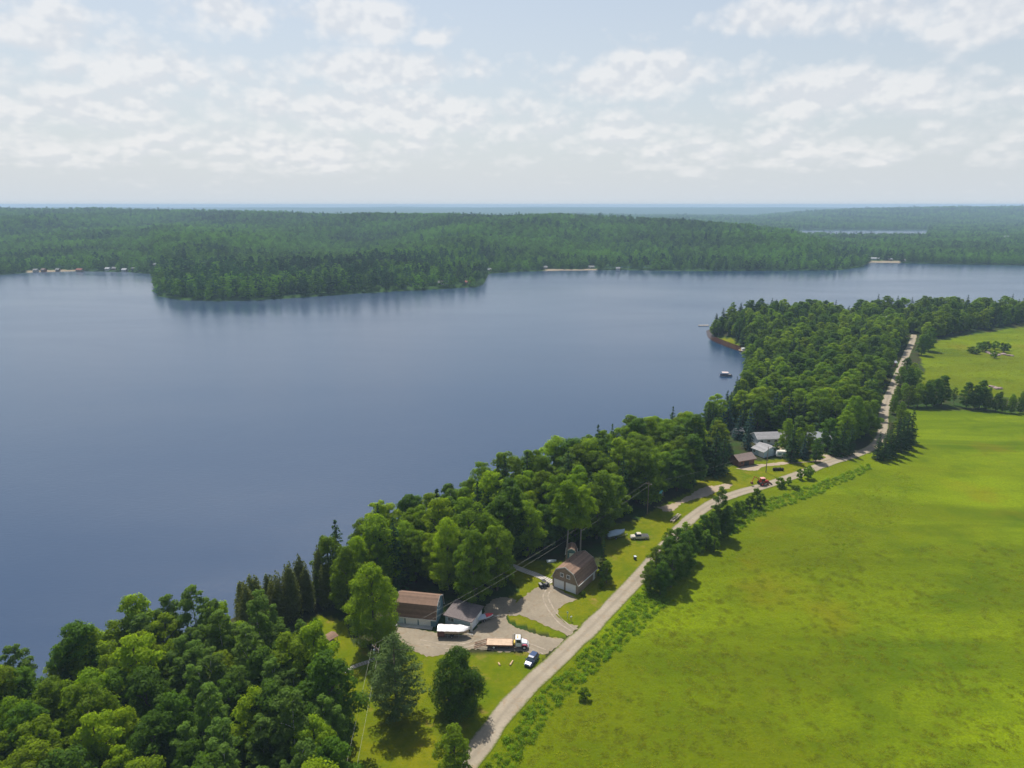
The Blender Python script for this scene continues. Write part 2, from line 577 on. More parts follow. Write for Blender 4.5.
    me.materials.append(m)
    o = link(bpy.data.objects.new('ground', me))
    tag(o, kind='structure')
    return o

MEADOW = np.array([tuple(at(*p)) for p in [(430, 830), (480, 748), (503, 714), (531, 684), (561, 656), (592, 626), (642, 574), (666, 546), (688, 521), (715, 502), (742, 492), (774, 483), (812, 469), (858, 455), (875, 452), (888, 440),
                   (896, 425), (900, 409), (1024, 412), (1130, 415), (1130, 402), (1024, 398), (905, 392), (925, 372), (918, 350), (925, 346), (945, 340), (1024, 329), (1150, 326), (1300, 500), (1400, 1400), (300, 1400)]])
LAWNS = [poly_px(p) for p in [
    [(345, 800), (338, 740), (345, 690), (330, 655), (318, 640), (306, 622), (315, 612), (345, 620), (352, 645), (375, 650), (402, 642), (470, 655), (525, 650), (548, 652), (534, 672), (500, 706), (476, 742), (440, 790), (420, 820)],
    [(505, 574), (508, 560), (530, 560), (555, 560), (585, 560), (598, 570), (612, 540), (600, 530), (640, 545), (655, 560), (641, 573), (612, 600), (580, 625), (560, 640), (510, 620), (500, 605), (520, 590)],
    [(602, 545), (600, 525), (640, 520), (660, 505), (690, 492), (700, 478), (720, 470), (745, 462), (800, 458), (840, 452), (862, 450), (840, 460), (800, 474), (745, 492), (715, 502), (690, 520), (662, 550), (640, 573), (610, 580)],
    [(870, 452), (874, 425), (880, 410), (884, 395), (888, 398), (886, 424), (884, 440)],
    [(712, 336), (716, 330), (740, 335), (742, 343), (730, 340)],
]]
SANDS = [np.array([tuple(at(*p, 0)) for p in [(28, 273.0), (80, 272.0), (80, 270.4), (28, 271.2)]]),
         np.array([tuple(at(*p, 0)) for p in [(542, 271.2), (598, 270.9), (598, 269.7), (548, 269.8)]]),
         np.array([tuple(at(*p, 0)) for p in [(866, 263.2), (900, 263.2), (900, 261.6), (868, 261.6)]])]

def lake():
    V = [(-9000, -2500, 0), (9000, -2500, 0), (9000, 3100, 0), (-9000, 3100, 0)]
    me = mesh_np('lake', V, [(0, 1, 2, 3)], None)
    m = new_mat('lake_water')
    N = NT(m.node_tree)
    out = N.n('ShaderNodeOutputMaterial')
    b = N.n('ShaderNodeBsdfPrincipled')
    geo = N.n('ShaderNodeNewGeometry')
    P = geo.outputs['Position']
    # wind lanes change the roughness a little
    mp = N.n('ShaderNodeMapping'); mp.inputs['Scale'].default_value = (0.0020, 0.0062, 1); mp.inputs['Rotation'].default_value = (0, 0, -0.12)
    N.l(P, mp.inputs[0])
    lane = N.noise(mp.outputs[0], 1.0, 5, 0.55, 0.4)
    mp2 = N.n('ShaderNodeMapping'); mp2.inputs['Scale'].default_value = (0.35, 0.9, 1); mp2.inputs['Rotation'].default_value = (0, 0, 0.5)
    N.l(P, mp2.inputs[0])
    w1 = N.noise(mp2.outputs[0], 1.0, 3, 0.6)
    w2 = N.noise(P, 0.06, 3, 0.5)
    hh = N.math('ADD', N.math('MULTIPLY', w1, 0.32), N.math('MULTIPLY', w2, 0.5))
    bp = N.n('ShaderNodeBump'); bp.inputs['Distance'].default_value = 1.0
    # the near reach is ruffled by wind, the open lake beyond is calmer, with cat's-paws drifting across
    spx = N.n('ShaderNodeSeparateXYZ'); N.l(P, spx.inputs[0])
    ruf = N.math('ADD', N.mapr(spx.outputs[1], 110, 450, .28, .045), N.mapr(spx.outputs[1], 1900, 2100, 0, .5))
    N.l(N.math('MULTIPLY', ruf, N.mapr(lane, .40, .60, .3, 1.9)), bp.inputs['Strength'])
    N.l(hh, bp.inputs['Height'])
    N.l(bp.outputs[0], b.inputs['Normal'])
    N.l(N.mix(N.mapr(lane, 0.4, 0.6), c4((0.004, 0.027, 0.074)), c4((0.008, 0.032, 0.078))), b.inputs['Base Color'])
    N.l(N.mapr(lane, 0.35, 0.65, 0.17, 0.27), b.inputs['Roughness'])
    b.inputs['IOR'].default_value = 1.8
    N.l(b.outputs[0], out.inputs[0])
    me.materials.append(m)
    o = link(bpy.data.objects.new('lake', me))
    tag(o, kind='structure')
    # rust-brown shallows by the far point: a shelf of bottom seen through thin water
    edge = [at(*p, 0) for p in [(710, 329), (712, 335), (726, 341), (742, 347), (750, 352)]]
    outer = [at(*p, 0) for p in [(706, 331), (709, 338.5), (722, 345), (737, 350.5), (747, 354)]]
    a = catmull(edge, 3); c = catmull(outer, 3)
    n = 24
    def rs(L):
        t = np.linspace(0, len(L) - 1, n)
        return np.stack([np.interp(t, np.arange(len(L)), L[:, k]) for k in (0, 1)], 1)
    a, c = rs(a), rs(c)
    rows = [a * (1 - t) + c * t for t in np.linspace(-0.25, 1, 7)]
    V = [(p[0], p[1], 0.012) for r_ in rows for p in r_]
    F = [(k * n + i, k * n + i + 1, (k + 1) * n + i + 1, (k + 1) * n + i) for k in range(6) for i in range(n - 1)]
    m = new_mat('shallow_water')
    N = NT(m.node_tree)
    out = N.n('ShaderNodeOutputMaterial')
    b = N.n('ShaderNodeBsdfPrincipled')
    tc = N.n('ShaderNodeNewGeometry')
    f = N.noise(tc.outputs['Position'], 0.25, 4)
    N.l(N.mix(f, c4((0.060, 0.022, 0.010)), c4((0.02, 0.013, 0.016))), b.inputs['Base Color'])
    b.inputs['Roughness'].default_value = 0.25
    b.inputs['IOR'].default_value = 1.15
    N.l(b.outputs[0], out.inputs[0])
    o = link(bpy.data.objects.new('shallow_water', mesh_np('shallow_water', V, F, m)))
    tag(o, kind='structure')

def gravel_mat(name, c1, c2, edge, tracks=False, grassy=0.0):
    m = new_mat(name)
    N = NT(m.node_tree)
    out = N.n('ShaderNodeOutputMaterial')
    b = N.n('ShaderNodeBsdfPrincipled')
    geo = N.n('ShaderNodeNewGeometry')
    P = geo.outputs['Position']
    f1 = N.noise(P, 0.18, 6, 0.65)
    f2 = N.noise(P, 1.6, 5, 0.7)
    f3 = N.noise(P, 9.0, 3, 0.7)
    col = N.mix(N.mapr(f1, 0.35, 0.65), c4(c1), c4(c2))
    col = N.mix(N.math('MULTIPLY', N.mapr(f2, 0.4, 0.7), 0.5), col, c4([q * 0.68 for q in c1]))
    col = N.mix(N.math('MULTIPLY', f3, 0.35), col, c4([q * 1.3 for q in c2]))
    f5 = N.noise(P, 0.45, 5, 0.7, 0.8)
    col = N.mix(N.mapr(f5, .54, .70, 0, .6), col, c4((c1[0] * 1.05, c1[1] * .82, c1[2] * .55)))
    at_ = N.n('ShaderNodeAttribute', attribute_name='across').outputs['Fac']
    if tracks:
        # worn wheel tracks, loose stones between them
        wob = N.math('MULTIPLY', N.math('SUBTRACT', N.noise(P, 0.06, 3), 0.5), 0.25)
        s = N.math('ADD', at_, wob)
        w = N.math('COSINE', N.math('MULTIPLY', s, 6.6))
        col = N.mix(N.mapr(w, -0.2, 1.0, 0.0, 0.42), col, c4([q * 0.72 for q in c1]))
    e = N.math('ADD', N.math('ABSOLUTE', at_), N.math('MULTIPLY', N.math('SUBTRACT', f2, 0.5), 0.5))
    col = N.mix(N.mapr(e, 0.80, 0.98), col, c4(edge))
    N.l(col, b.inputs['Base Color'])
    b.inputs['Roughness'].default_value = 0.95
    bp = N.n('ShaderNodeBump'); bp.inputs['Strength'].default_value = 0.5; bp.inputs['Distance'].default_value = 0.06
    N.l(N.math('ADD', f2, f3), bp.inputs['Height'])
    N.l(bp.outputs[0], b.inputs['Normal'])
    N.l(b.outputs[0], out.inputs[0])
    return m

def strip(name, line, w, mat, dz=0.06, jit=0.25, seed=1, wfun=None):
    L = np.asarray(line)
    T = np.gradient(L, axis=0)
    T /= np.linalg.norm(T, axis=1)[:, None]
    Nn = np.stack([-T[:, 1], T[:, 0]], 1)
    m = 9
    r = np.random.default_rng(seed)
    V, acr = [], []
    for i in range(len(L)):
        wi = w if wfun is None else wfun(i / (len(L) - 1))
        wl = wi / 2 + fnoise(L[i, 0], L[i, 1], 9, 50 + seed) * jit + r.normal() * jit * .2
        wr = wi / 2 + fnoise(L[i, 0], L[i, 1], 8, 60 + seed) * jit + r.normal() * jit * .2
        for k in range(m):
            t = -1 + 2 * k / (m - 1)
            off = t * (wl if t > 0 else wr)
            p = L[i] + Nn[i] * off
            V.append((p[0], p[1], 0.05 * (1 - t * t))); acr.append(t)
    V = np.array(V)
    V[:, 2] += hgt(V[:, 0], V[:, 1]) + dz
    F = [(i * m + k, (i + 1) * m + k, (i + 1) * m + k + 1, i * m + k + 1) for i in range(len(L) - 1) for k in range(m - 1)]
    me = mesh_np(name, V, F, mat, smooth=True)
    a_ = me.attributes.new('across', 'FLOAT', 'POINT')
    a_.data.foreach_set('value', np.array(acr, np.float32))
    o = link(bpy.data.objects.new(name, me))
    tag(o, kind='structure')
    return o

def patch(name, pts, mat, dz=0.04, holes=(), jit=0.4, step=0.42):
    """draped patch of ground with an uneven edge: grid cells inside the outline"""
    P = catmull([tuple(p) for p in pts] + [tuple(pts[0])], 1.5)[:-1]
    x0, y0 = P.min(0) - 1; x1, y1 = P.max(0) + 1
    nx = int((x1 - x0) / step) + 2; ny = int((y1 - y0) / step) + 2
    X, Y = np.meshgrid(x0 + np.arange(nx) * step, y0 + np.arange(ny) * step)
    X = X + RNG.uniform(-.3, .3, X.shape) * step; Y = Y + RNG.uniform(-.3, .3, Y.shape) * step
    xf = X.ravel(); yf = Y.ravel()
    sd = sdist(xf, yf, P) + fnoise(xf, yf, 1.7, 73) * jit * .8 + fnoise(xf, yf, 4, 71) * jit + fnoise(xf, yf, 9, 72) * jit * 1.5
    for Hh in holes:
        sd = np.minimum(sd, -sdist(xf, yf, Hh))
    idx = np.arange(nx * ny).reshape(ny, nx)
    a, b_, c, d = idx[:-1, :-1].ravel(), idx[:-1, 1:].ravel(), idx[1:, 1:].ravel(), idx[1:, :-1].ravel()
    cnt = (sd[a] > 0).astype(int) + (sd[b_] > 0) + (sd[c] > 0) + (sd[d] > 0)
    keep = cnt == 4
    F = np.stack([a, b_, c, d], 1)[keep]
    tri = []
    k3 = np.where(cnt == 3)[0]
    for q in k3:
        vv = [v for v in (a[q], b_[q], c[q], d[q]) if sd[v] > 0]
        tri.append((vv[0], vv[1], vv[2], vv[2]))
    Fall = [tuple(f) for f in F] + [t[:3] for t in tri]
    used = sorted({v for f in Fall for v in f})
    mp = {v: i for i, v in enumerate(used)}
    V = np.stack([xf[used], yf[used], hgt(xf[used], yf[used]) + dz], 1)
    me = bpy.data.meshes.new(name)
    me.from_pydata([tuple(v) for v in V], [], [tuple(mp[v] for v in f) for f in Fall])
    me.materials.append(mat)
    a_ = me.attributes.new('across', 'FLOAT', 'POINT')
    a_.data.foreach_set('value', np.clip(1 - sd[used] / 1.6, 0, 1).astype(np.float32))
    o = link(bpy.data.objects.new(name, me))
    tag(o, kind='structure')
    return o

# ------------------------------------------------------------------ TREES
def quads(C, Nrm, S, rng, aspect=0.7, fold=True):
    """leaf clumps: four-cornered faces at C facing roughly Nrm, irregular corners"""
    n = len(C)
    Nrm = Nrm / (np.linalg.norm(Nrm, axis=1)[:, None] + 1e-9)
    ref = rng.normal(size=(n, 3))
    A = np.cross(Nrm, ref); A /= (np.linalg.norm(A, axis=1)[:, None] + 1e-9)
    B = np.cross(Nrm, A)
    S = np.broadcast_to(np.asarray(S, float), (n,))[:, None]
    j = lambda: rng.uniform(0.7, 1.3, (n, 1))
    V = np.stack([C - A * S * j() * .5, C - B * S * aspect * j() * .5 + Nrm * S * .12 * rng.normal(size=(n, 1)), C + A * S * j() * .5, C + B * S * aspect * j() * .5 + Nrm * S * .12 * rng.normal(size=(n, 1))], 1).reshape(-1, 3)
    return V

def sph(n, rng):
    v = rng.normal(size=(n, 3))
    return v / np.linalg.norm(v, axis=1)[:, None]

def broad_lobes(h, r, base, nl, rng, top=1.0, ls=1.0):
    """leaf masses carried at the ends of limbs; r crown radius, base height of the crown's underside"""
    L = []
    nl = int(nl * 1.5)
    g = 2.39996
    a0 = rng.uniform(0, 6.28)
    for i in range(nl):
        f = (i + rng.uniform(.1, .9)) / nl
        prof = math.sin(PI * (0.16 + 0.78 * f)) ** .62
        if f > .55:
            prof *= 1 - (1 - top) * (f - .55) / .45
        a = a0 + i * g + rng.normal() * .35
        k = rng.uniform(.58, .92)
        if i % 5 == 0:
            k *= .45
        lr = ls * r * rng.uniform(.17, .33) * (1.1 - .25 * f)
        L.append((np.array([math.cos(a) * r * prof * k, math.sin(a) * r * prof * k, base + lr * .6 + (h - base - lr * 1.5) * f]), lr))
    L.append((np.array([rng.normal() * .12 * r, rng.normal() * .12 * r, h - r * .2]), r * .22))
    return L

def broad_crown(h, r, base, nl, nq, size, rng, top=1.0, core=0.12, ls=1.0):
    L = broad_lobes(h, r, base, nl, rng, top, ls)
    C, Nn = [], []
    wts = np.array([l[1] ** 2 for l in L]); wts /= wts.sum()
    for (p, lr), w in zip(L, wts):
        n = int(nq * w)
        d = sph(n, rng)
        d[:, 2] = np.where(d[:, 2] < -0.35, -d[:, 2] * rng.uniform(0, 1, n), d[:, 2])
        d /= np.linalg.norm(d, axis=1)[:, None]
        rad = lr * (1 - rng.power(2.2, n) * 0 - np.abs(rng.normal(size=n)) * 0.16 + rng.normal(size=n) * .07)
        lump = 1 + 0.16 * np.sin(d[:, 0] * 7 + p[0] * 3) * np.sin(d[:, 1] * 7 + p[1] * 3) + 0.12 * np.sin(d[:, 2] * 9 + p[2])
        q = p + d * (rad * lump)[:, None] * np.array([1.05, 1.05, 0.92])
        C.append(q)
        Nn.append(d * 0.95 + sph(n, rng) * 0.5 + np.array([0, 0, 0.35]))
    # sparse inner leaves
    n = int(nq * core)
    d = sph(n, rng)
    cz = (base + h) / 2
    C.append(np.stack([d[:, 0] * r * .55, d[:, 1] * r * .55, cz + d[:, 2] * (h - base) * .32], 1) * 1.0)
    Nn.append(sph(n, rng) + np.array([0, 0, .4]))
    C = np.concatenate(C); Nn = np.concatenate(Nn)
    return quads(C, Nn, size * rng.uniform(.65, 1.35, len(C)), rng), L

def spruce_crown(h, r, base, nq, size, rng, power=0.85, droop=0.25, tiers=None, ragged=0.18):
    tiers = tiers or int(h * 1.15)
    C, Nn = [], []
    zz = []
    for t in range(tiers):
        f = (t + 0.5) / tiers
        z = base + (h - base) * f
        L = r * (1 - f) ** power * rng.uniform(1 - ragged, 1 + ragged) + 0.12
        nb = max(4, int(6 + 8 * (1 - f)))
        for b in range(nb):
            zz.append((z + rng.normal() * .12, L * rng.uniform(0.78, 1.12), rng.uniform(0, 2 * PI)))
    tot = sum(q[1] ** 1.5 + .3 for q in zz)
    for z, L, a in zz:
        n = max(3, int(nq * (L ** 1.5 + .3) / tot))
        s = rng.uniform(0, 1, n) ** 0.6
        side = rng.normal(size=n) * 0.16 * L * (1.1 - s) + rng.normal(size=n) * .1
        x = math.cos(a) * s * L - math.sin(a) * side
        y = math.sin(a) * s * L + math.cos(a) * side
        zq = z - droop * s * L + 0.1 * L * s * s + rng.normal(size=n) * .07 - np.abs(side) * .35
        C.append(np.stack([x, y, zq], 1))
        Nn.append(np.stack([x * .35 + rng.normal(size=n) * .45, y * .35 + rng.normal(size=n) * .45, np.full(n, .8)], 1))
    C = np.concatenate(C); Nn = np.concatenate(Nn)
    n = 14
    C = np.concatenate([C, np.stack([rng.normal(size=n) * .05, rng.normal(size=n) * .05, h - rng.uniform(0, .9, n)], 1)])
    Nn = np.concatenate([Nn, sph(n, rng)])
    return quads(C, Nn, size * rng.uniform(.6, 1.3, len(C)), rng, 0.55)

def cedar_crown(h, r, base, nq, size, rng):
    """columnar with vertical plumes and a blunt ragged top"""
    C, Nn = [], []
    for k in range(26):
        a = rng.uniform(0, 2 * PI)
        rr = r * rng.uniform(.15, .62)
        z1 = h * rng.uniform(.62, 1.0) * (1.04 - .45 * (rr / r) ** 2)
        n = nq // 26
        f = rng.uniform(0, 1, n)
        w = r * .44 * np.sin(np.clip(f * .85 + .15, 0, 1) * PI) ** .7 + .06
        d = sph(n, rng)
        z = base + (z1 - base) * f
        taper = 1 - .35 * f
        C.append(np.stack([math.cos(a) * rr * taper + d[:, 0] * w, math.sin(a) * rr * taper + d[:, 1] * w, z + d[:, 2] * .2], 1))
        Nn.append(d * .9 + np.array([0, 0, .35]) + sph(n, rng) * .4)
    C = np.concatenate(C); Nn = np.concatenate(Nn)
    return quads(C, Nn, size * rng.uniform(.6, 1.3, len(C)), rng, .6)

def pine_crown(h, r, base, nq, size, rng):
    C, Nn = [], []
    tufts = []
    whorls = int((h - base) / 1.05)
    for t in range(whorls):
        f = t / (whorls - 1)
        z = base + (h - base) * f
        L = r * (0.62 + .38 * math.sin(min(1, f * 2.0) * PI / 2)) * (1 - f) ** .62 * 1.25
        nb = 7 if f < .8 else 4
        for b in range(nb):
            a = 2 * PI * b / nb + t * 1.3 + rng.normal() * .2
            Lb = L * rng.uniform(.6, 1.15) + .25
            for k in np.arange(.35, 1.01, .13):
                tufts.append((np.array([math.cos(a) * Lb * k, math.sin(a) * Lb * k, z + .22 * Lb * k * k + rng.normal() * .1]) + rng.normal(size=3) * .18, .28 + .32 * Lb * .3 * k))
    w = np.array([q[1] ** 2 for q in tufts]); w /= w.sum()
    for (p, tr), q in zip(tufts, w):
        n = max(2, int(nq * q))
        d = sph(n, rng); d[:, 2] = np.abs(d[:, 2]) * .6 - .1
        C.append(p + d * tr * np.array([1.3, 1.3, .7]))
        Nn.append(d + np.array([0, 0, .5]) + sph(n, rng) * .5)
    C = np.concatenate(C); Nn = np.concatenate(Nn)
    return quads(C, Nn, size * rng.uniform(.6, 1.3, len(C)), rng, .5)

def trunk_mb(h, r0, limbs, lean=(0, 0), n=7):
    mb = MB()
    pts = [(0, 0, -0.4), (lean[0] * .25, lean[1] * .25, h * .3), (lean[0] * .6, lean[1] * .6, h * .62), (lean[0], lean[1], h)]
    rr = [r0 * 1.25, r0 * .85, r0 * .55, r0 * .12]
    mb.path(pts, rr, n)
    for (z, tip, rl) in limbs:
        k = z / h
        s = (lean[0] * k, lean[1] * k, z)
        mid = ((s[0] + tip[0]) / 2, (s[1] + tip[1]) / 2, s[2] * .35 + tip[2] * .65)
        mb.path([s, mid, tip], [rl, rl * .65, rl * .2], 5)
    return mb

PROTO = {}
def mesh_from_mb(mb, name, mat):
    me = bpy.data.meshes.new(name)
    me.from_pydata(mb.v, [], mb.f)
    me.materials.append(mat)
    return me

def make_proto(key, kind, h, r, base, leaf, bark, nq, size, seed, **kw):
    rng = np.random.default_rng(seed)
    if kind == 'broad':
        V, L = broad_crown(h, r, base, kw.get('nl', 18), nq, size, rng, kw.get('top', 1.0), .12, kw.get('ls', 1.0))
        pick = [L[i] for i in rng.permutation(len(L))[:7]]
        limbs = [(max(base * .75, min(h * .75, p[2] - 1.6 - .35 * math.hypot(p[0], p[1]))), tuple(p), .035 * r) for p, _ in pick]
        tr = trunk_mb(h * .86, kw.get('tr', r * .055), limbs)
    elif kind == 'aspen':
        V, L = broad_crown(h, r, base, kw.get('nl', 16), nq, size, rng, .8)
        pick = [L[i] for i in rng.permutation(len(L))[:6]]
        limbs = [(max(base * .8, p[2] - 2.0), tuple(p), .07) for p, _ in pick]
        tr = trunk_mb(h * .9, kw.get('tr', .17), limbs, (rng.normal() * .6, rng.normal() * .6))
    elif kind == 'spruce':
        V = spruce_crown(h, r, base, nq, size, rng, kw.get('power', .85), kw.get('droop', .25), kw.get('tiers'))
        tr = trunk_mb(h * .96, .017 * h, [])
    elif kind == 'cedar':
        V = cedar_crown(h, r, base, nq, size, rng)
        tr = trunk_mb(h * .8, .016 * h, [])
    elif kind == 'pine':
        V = pine_crown(h, r, base, nq, size, rng)
        limbs = [(h * k, (math.cos(k * 17) * r * .7, math.sin(k * 17) * r * .7, h * k + .8), .07) for k in np.arange(.18, .9, .06)]
        tr = trunk_mb(h * .96, .018 * h, limbs)
    F = np.arange(len(V)).reshape(-1, 4)
    crown = mesh_np('crown', V, F, leaf)
    trunk = mesh_from_mb(tr, 'trunk', bark)
    PROTO[key] = dict(crown=crown, trunk=trunk, h=h, r=r)
    return PROTO[key]

def protos():
    q = 1.0
    for i in range(4):
        make_proto('maple%d' % i, 'broad', 17, 4.9, 1.2, L_MAPLE, BARK, 14000, .34, 10 + i, nl=26 + 3 * i, top=.85)
        make_proto('bright%d' % i, 'broad', 16, 4.3, 1.0, L_BRIGHT, BARK, 13500, .33, 20 + i, nl=26, top=(.8, .65, .9, .7)[i])
        make_proto('deep%d' % i, 'broad', 16, 4.5, 1.0, L_DEEP, BARK, 13500, .34, 30 + i, nl=24, top=(.85, .6, .9, .7)[i])
        make_proto('aspen%d' % i, 'aspen', 19, 3.3, 4.5, L_ASPEN, PALEBARK, 7500, .34, 40 + i, nl=22)
        make_proto('spruce%d' % i, 'spruce', 15, 2.9, .8, L_SPRUCE, BARK, 5200, .42, 50 + i)
        make_proto('cedar%d' % i, 'cedar', 13, 2.8, .4, L_CEDAR, BARK, 7000, .36, 60 + i)
    for i in range(2):
        make_proto('bluespruce%d' % i, 'spruce', 10, 2.5, .5, L_BLUE, BARK, 4200, .34, 70 + i)
        make_proto('shrub%d' % i, 'broad', 3.0, 1.7, .2, L_MAPLE, BARK, 1900, .26, 80 + i, nl=9)
        make_proto('sapling%d' % i, 'broad', 6, 2.0, .6, L_MAPLE, BARK, 3200, .30, 84 + i, nl=14, top=.7)
        make_proto('wildpine%d' % i, 'pine', 17, 4.2, 3.0, L_PINE, BARK, 6500, .40, 92 + i)
    make_proto('bigpine', 'pine', 17, 5.3, 1.6, L_PINE, BARK, 19000, .36, 90)
    make_proto('roundmaple', 'broad', 14, 5.2, .3, L_DEEP, BARK, 26000, .29, 95, nl=60, top=.72)
    make_proto('giant', 'broad', 22, 6.6, 1.8, L_BRIGHT, BARK, 34000, .30, 96, nl=85, top=.75, ls=.72)
    make_proto('giant_b', 'broad', 21, 6.0, 1.5, L_MAPLE, BARK, 30000, .30, 97, nl=80, top=.75, ls=.72)
    make_proto('poplar0', 'aspen', 25, 4.4, 11.5, L_MAPLE, plain('grey_bark', (.20, .18, .15), .9, 0, .3), 14000, .36, 98, nl=34, tr=.22)
    make_proto('poplar1', 'aspen', 23, 4.0, 10.5, L_BRIGHT, MATS['grey_bark'], 13000, .36, 99, nl=32, tr=.24)

TREES = []
TREE_NAME = {'maple': 'maple_tree', 'bright': 'leafy_tree', 'deep': 'dark_leafy_tree', 'aspen': 'aspen_tree', 'spruce': 'spruce_tree', 'cedar': 'cedar_tree',
             'bluespruce': 'blue_spruce_tree', 'shrub': 'shrub', 'sapling': 'young_tree', 'wildpine': 'pine_tree', 'bigpine': 'pine_tree', 'roundmaple': 'maple_tree', 'giant': 'leafy_tree', 'giant_b': 'maple_tree', 'poplar': 'poplar_tree'}
TREE_DESC = {'maple': 'round crowned green maple', 'bright': 'yellow-green leafy tree', 'deep': 'deep green leafy tree', 'aspen': 'slim pale-trunked aspen', 'spruce': 'dark pointed spruce',
             'cedar': 'olive green columnar cedar', 'bluespruce': 'blue-green spruce', 'shrub': 'low leafy shrub', 'sapling': 'small young leafy tree', 'wildpine': 'tall soft-needled pine'}

def put_tree(key, x, y, h=None, wr=None, label=None, group=None, rz=None, z=None):
    """a tree of the given height; wr: width ratio against its kind"""
    p = PROTO[key]
    kind = key.rstrip('0123456789')
    s = (h / p['h']) if h else 1.0
    w = s * (wr or 1.0)
    e = empty(TREE_NAME.get(kind, 'tree'), x, y, z, random.uniform(0, 6.28) if rz is None else rz)
    e.scale = (w, w, s)
    t = link(bpy.data.objects.new('trunk', p['trunk']), e)
    c = link(bpy.data.objects.new('crown', p['crown']), e)
    cat = 'shrub' if kind == 'shrub' else 'tree'
    tag(e, label, cat, group)
    TREES.append((x, y, p['r'] * w))
    return e

def pick(kind):
    n = 2 if kind in ('bluespruce', 'shrub', 'sapling', 'wildpine') else 4
    return kind + str(random.randrange(n))

def scatter(P, sp, margin=0.0, seed=3, jit=.36):
    """jittered hex grid inside polygon P"""
    rng = np.random.default_rng(seed)
    x0, y0 = P.min(0); x1, y1 = P.max(0)
    pts = []
    row = 0
    y = y0
    while y < y1:
        xs = np.arange(x0 + (sp / 2 if row % 2 else 0), x1, sp)
        pts += [(a + rng.normal() * jit * sp * .6, y + rng.normal() * jit * sp * .6) for a in xs]
        y += sp * .87
        row += 1
    pts = np.array(pts)
    k = in_poly(pts[:, 0], pts[:, 1], P)
    return pts[k]

# ------------------------------------------------------------------ BUILDINGS
WHITE = plain('white_paint', (0.72, 0.73, 0.72), 0.5, 0, 0.06)
TRIM = plain('white_trim', (0.66, 0.66, 0.62), 0.55, 0, 0.06)
GLASS = glass()
BLACK = plain('black_plastic', (0.015, 0.015, 0.017), 0.45)
RUBBER = plain('tyre_rubber', (0.02, 0.02, 0.02), 0.85)
STEEL = plain('grey_steel', (0.30, 0.31, 0.32), 0.4, 0.7)
GALV = plain('galvanised_steel', (0.45, 0.46, 0.46), 0.45, 0.6)
RUST = plain('rusty_steel', (0.16, 0.07, 0.035), 0.85, 0, 0.35)
DARKSTEEL = plain('dark_steel', (0.035, 0.037, 0.04), 0.5, 0.3)
WOOD = striped('deck_wood', (0.42, 0.30, 0.19), (0.18, 0.12, 0.07), 'Y', 0.3, 0.8)
GREYWOOD = striped('weathered_planks', (0.36, 0.32, 0.29), (0.14, 0.12, 0.10), 'X', 0.8, 0.9)
POLEWOOD = plain('pole_wood', (0.20, 0.15, 0.11), 0.9, 0, 0.3, 2)
TAN_SIDING = striped('tan_siding', (0.25, 0.185, 0.125), (0.15, 0.11, 0.07), 'Z', 0.2)
BLUE_SIDING = striped('blue_siding', (0.12, 0.22, 0.27), (0.07, 0.13, 0.16), 'Z', 0.2)
PALE_BLUE = striped('pale_blue_siding', (0.42, 0.52, 0.56), (0.25, 0.32, 0.36), 'Z', 0.2)
WHITE_SIDING = striped('white_siding', (0.62, 0.64, 0.66), (0.42, 0.44, 0.46), 'Z', 0.2)
LOG_SIDING = striped('log_siding', (0.17, 0.065, 0.035), (0.05, 0.02, 0.012), 'Z', 0.28)
ROOF_BROWN = striped('brown_shingles', (0.200, 0.122, 0.080), (0.11, 0.068, 0.046), 'Z', 0.22, 0.9, 0.14, 0.35)
ROOF_GREY = striped('grey_shingles', (0.27, 0.262, 0.262), (0.18, 0.172, 0.175), 'Z', 0.16, 0.9, 0.12, 0.3)
ROOF_DKBROWN = striped('dark_shingles', (0.19, 0.14, 0.12), (0.11, 0.08, 0.07), 'Z', 0.16, 0.9, 0.12, 0.3)
ROOF_PALE = plain('pale_metal_roof', (0.36, 0.37, 0.39), 0.45, 0.2, 0.08)
RED_PAINT = plain('red_paint', (0.42, 0.035, 0.025), 0.35, 0, 0.1, coat=0.3)
CONC = plain('concrete', (0.38, 0.36, 0.33), 0.9, 0, 0.15)

def rect_px(fl, fr, br, z=G):
    a, b, c = at(*fl, z), at(*fr, z), at(*br, z)
    u = b - a
    W = np.linalg.norm(u); u /= W
    v = np.array([-u[1], u[0]])
    D = abs(np.dot(c - b, v))
    cen = (a + b) / 2 + v * D / 2
    return float(cen[0]), float(cen[1]), math.atan2(u[1], u[0]), float(W), float(D)

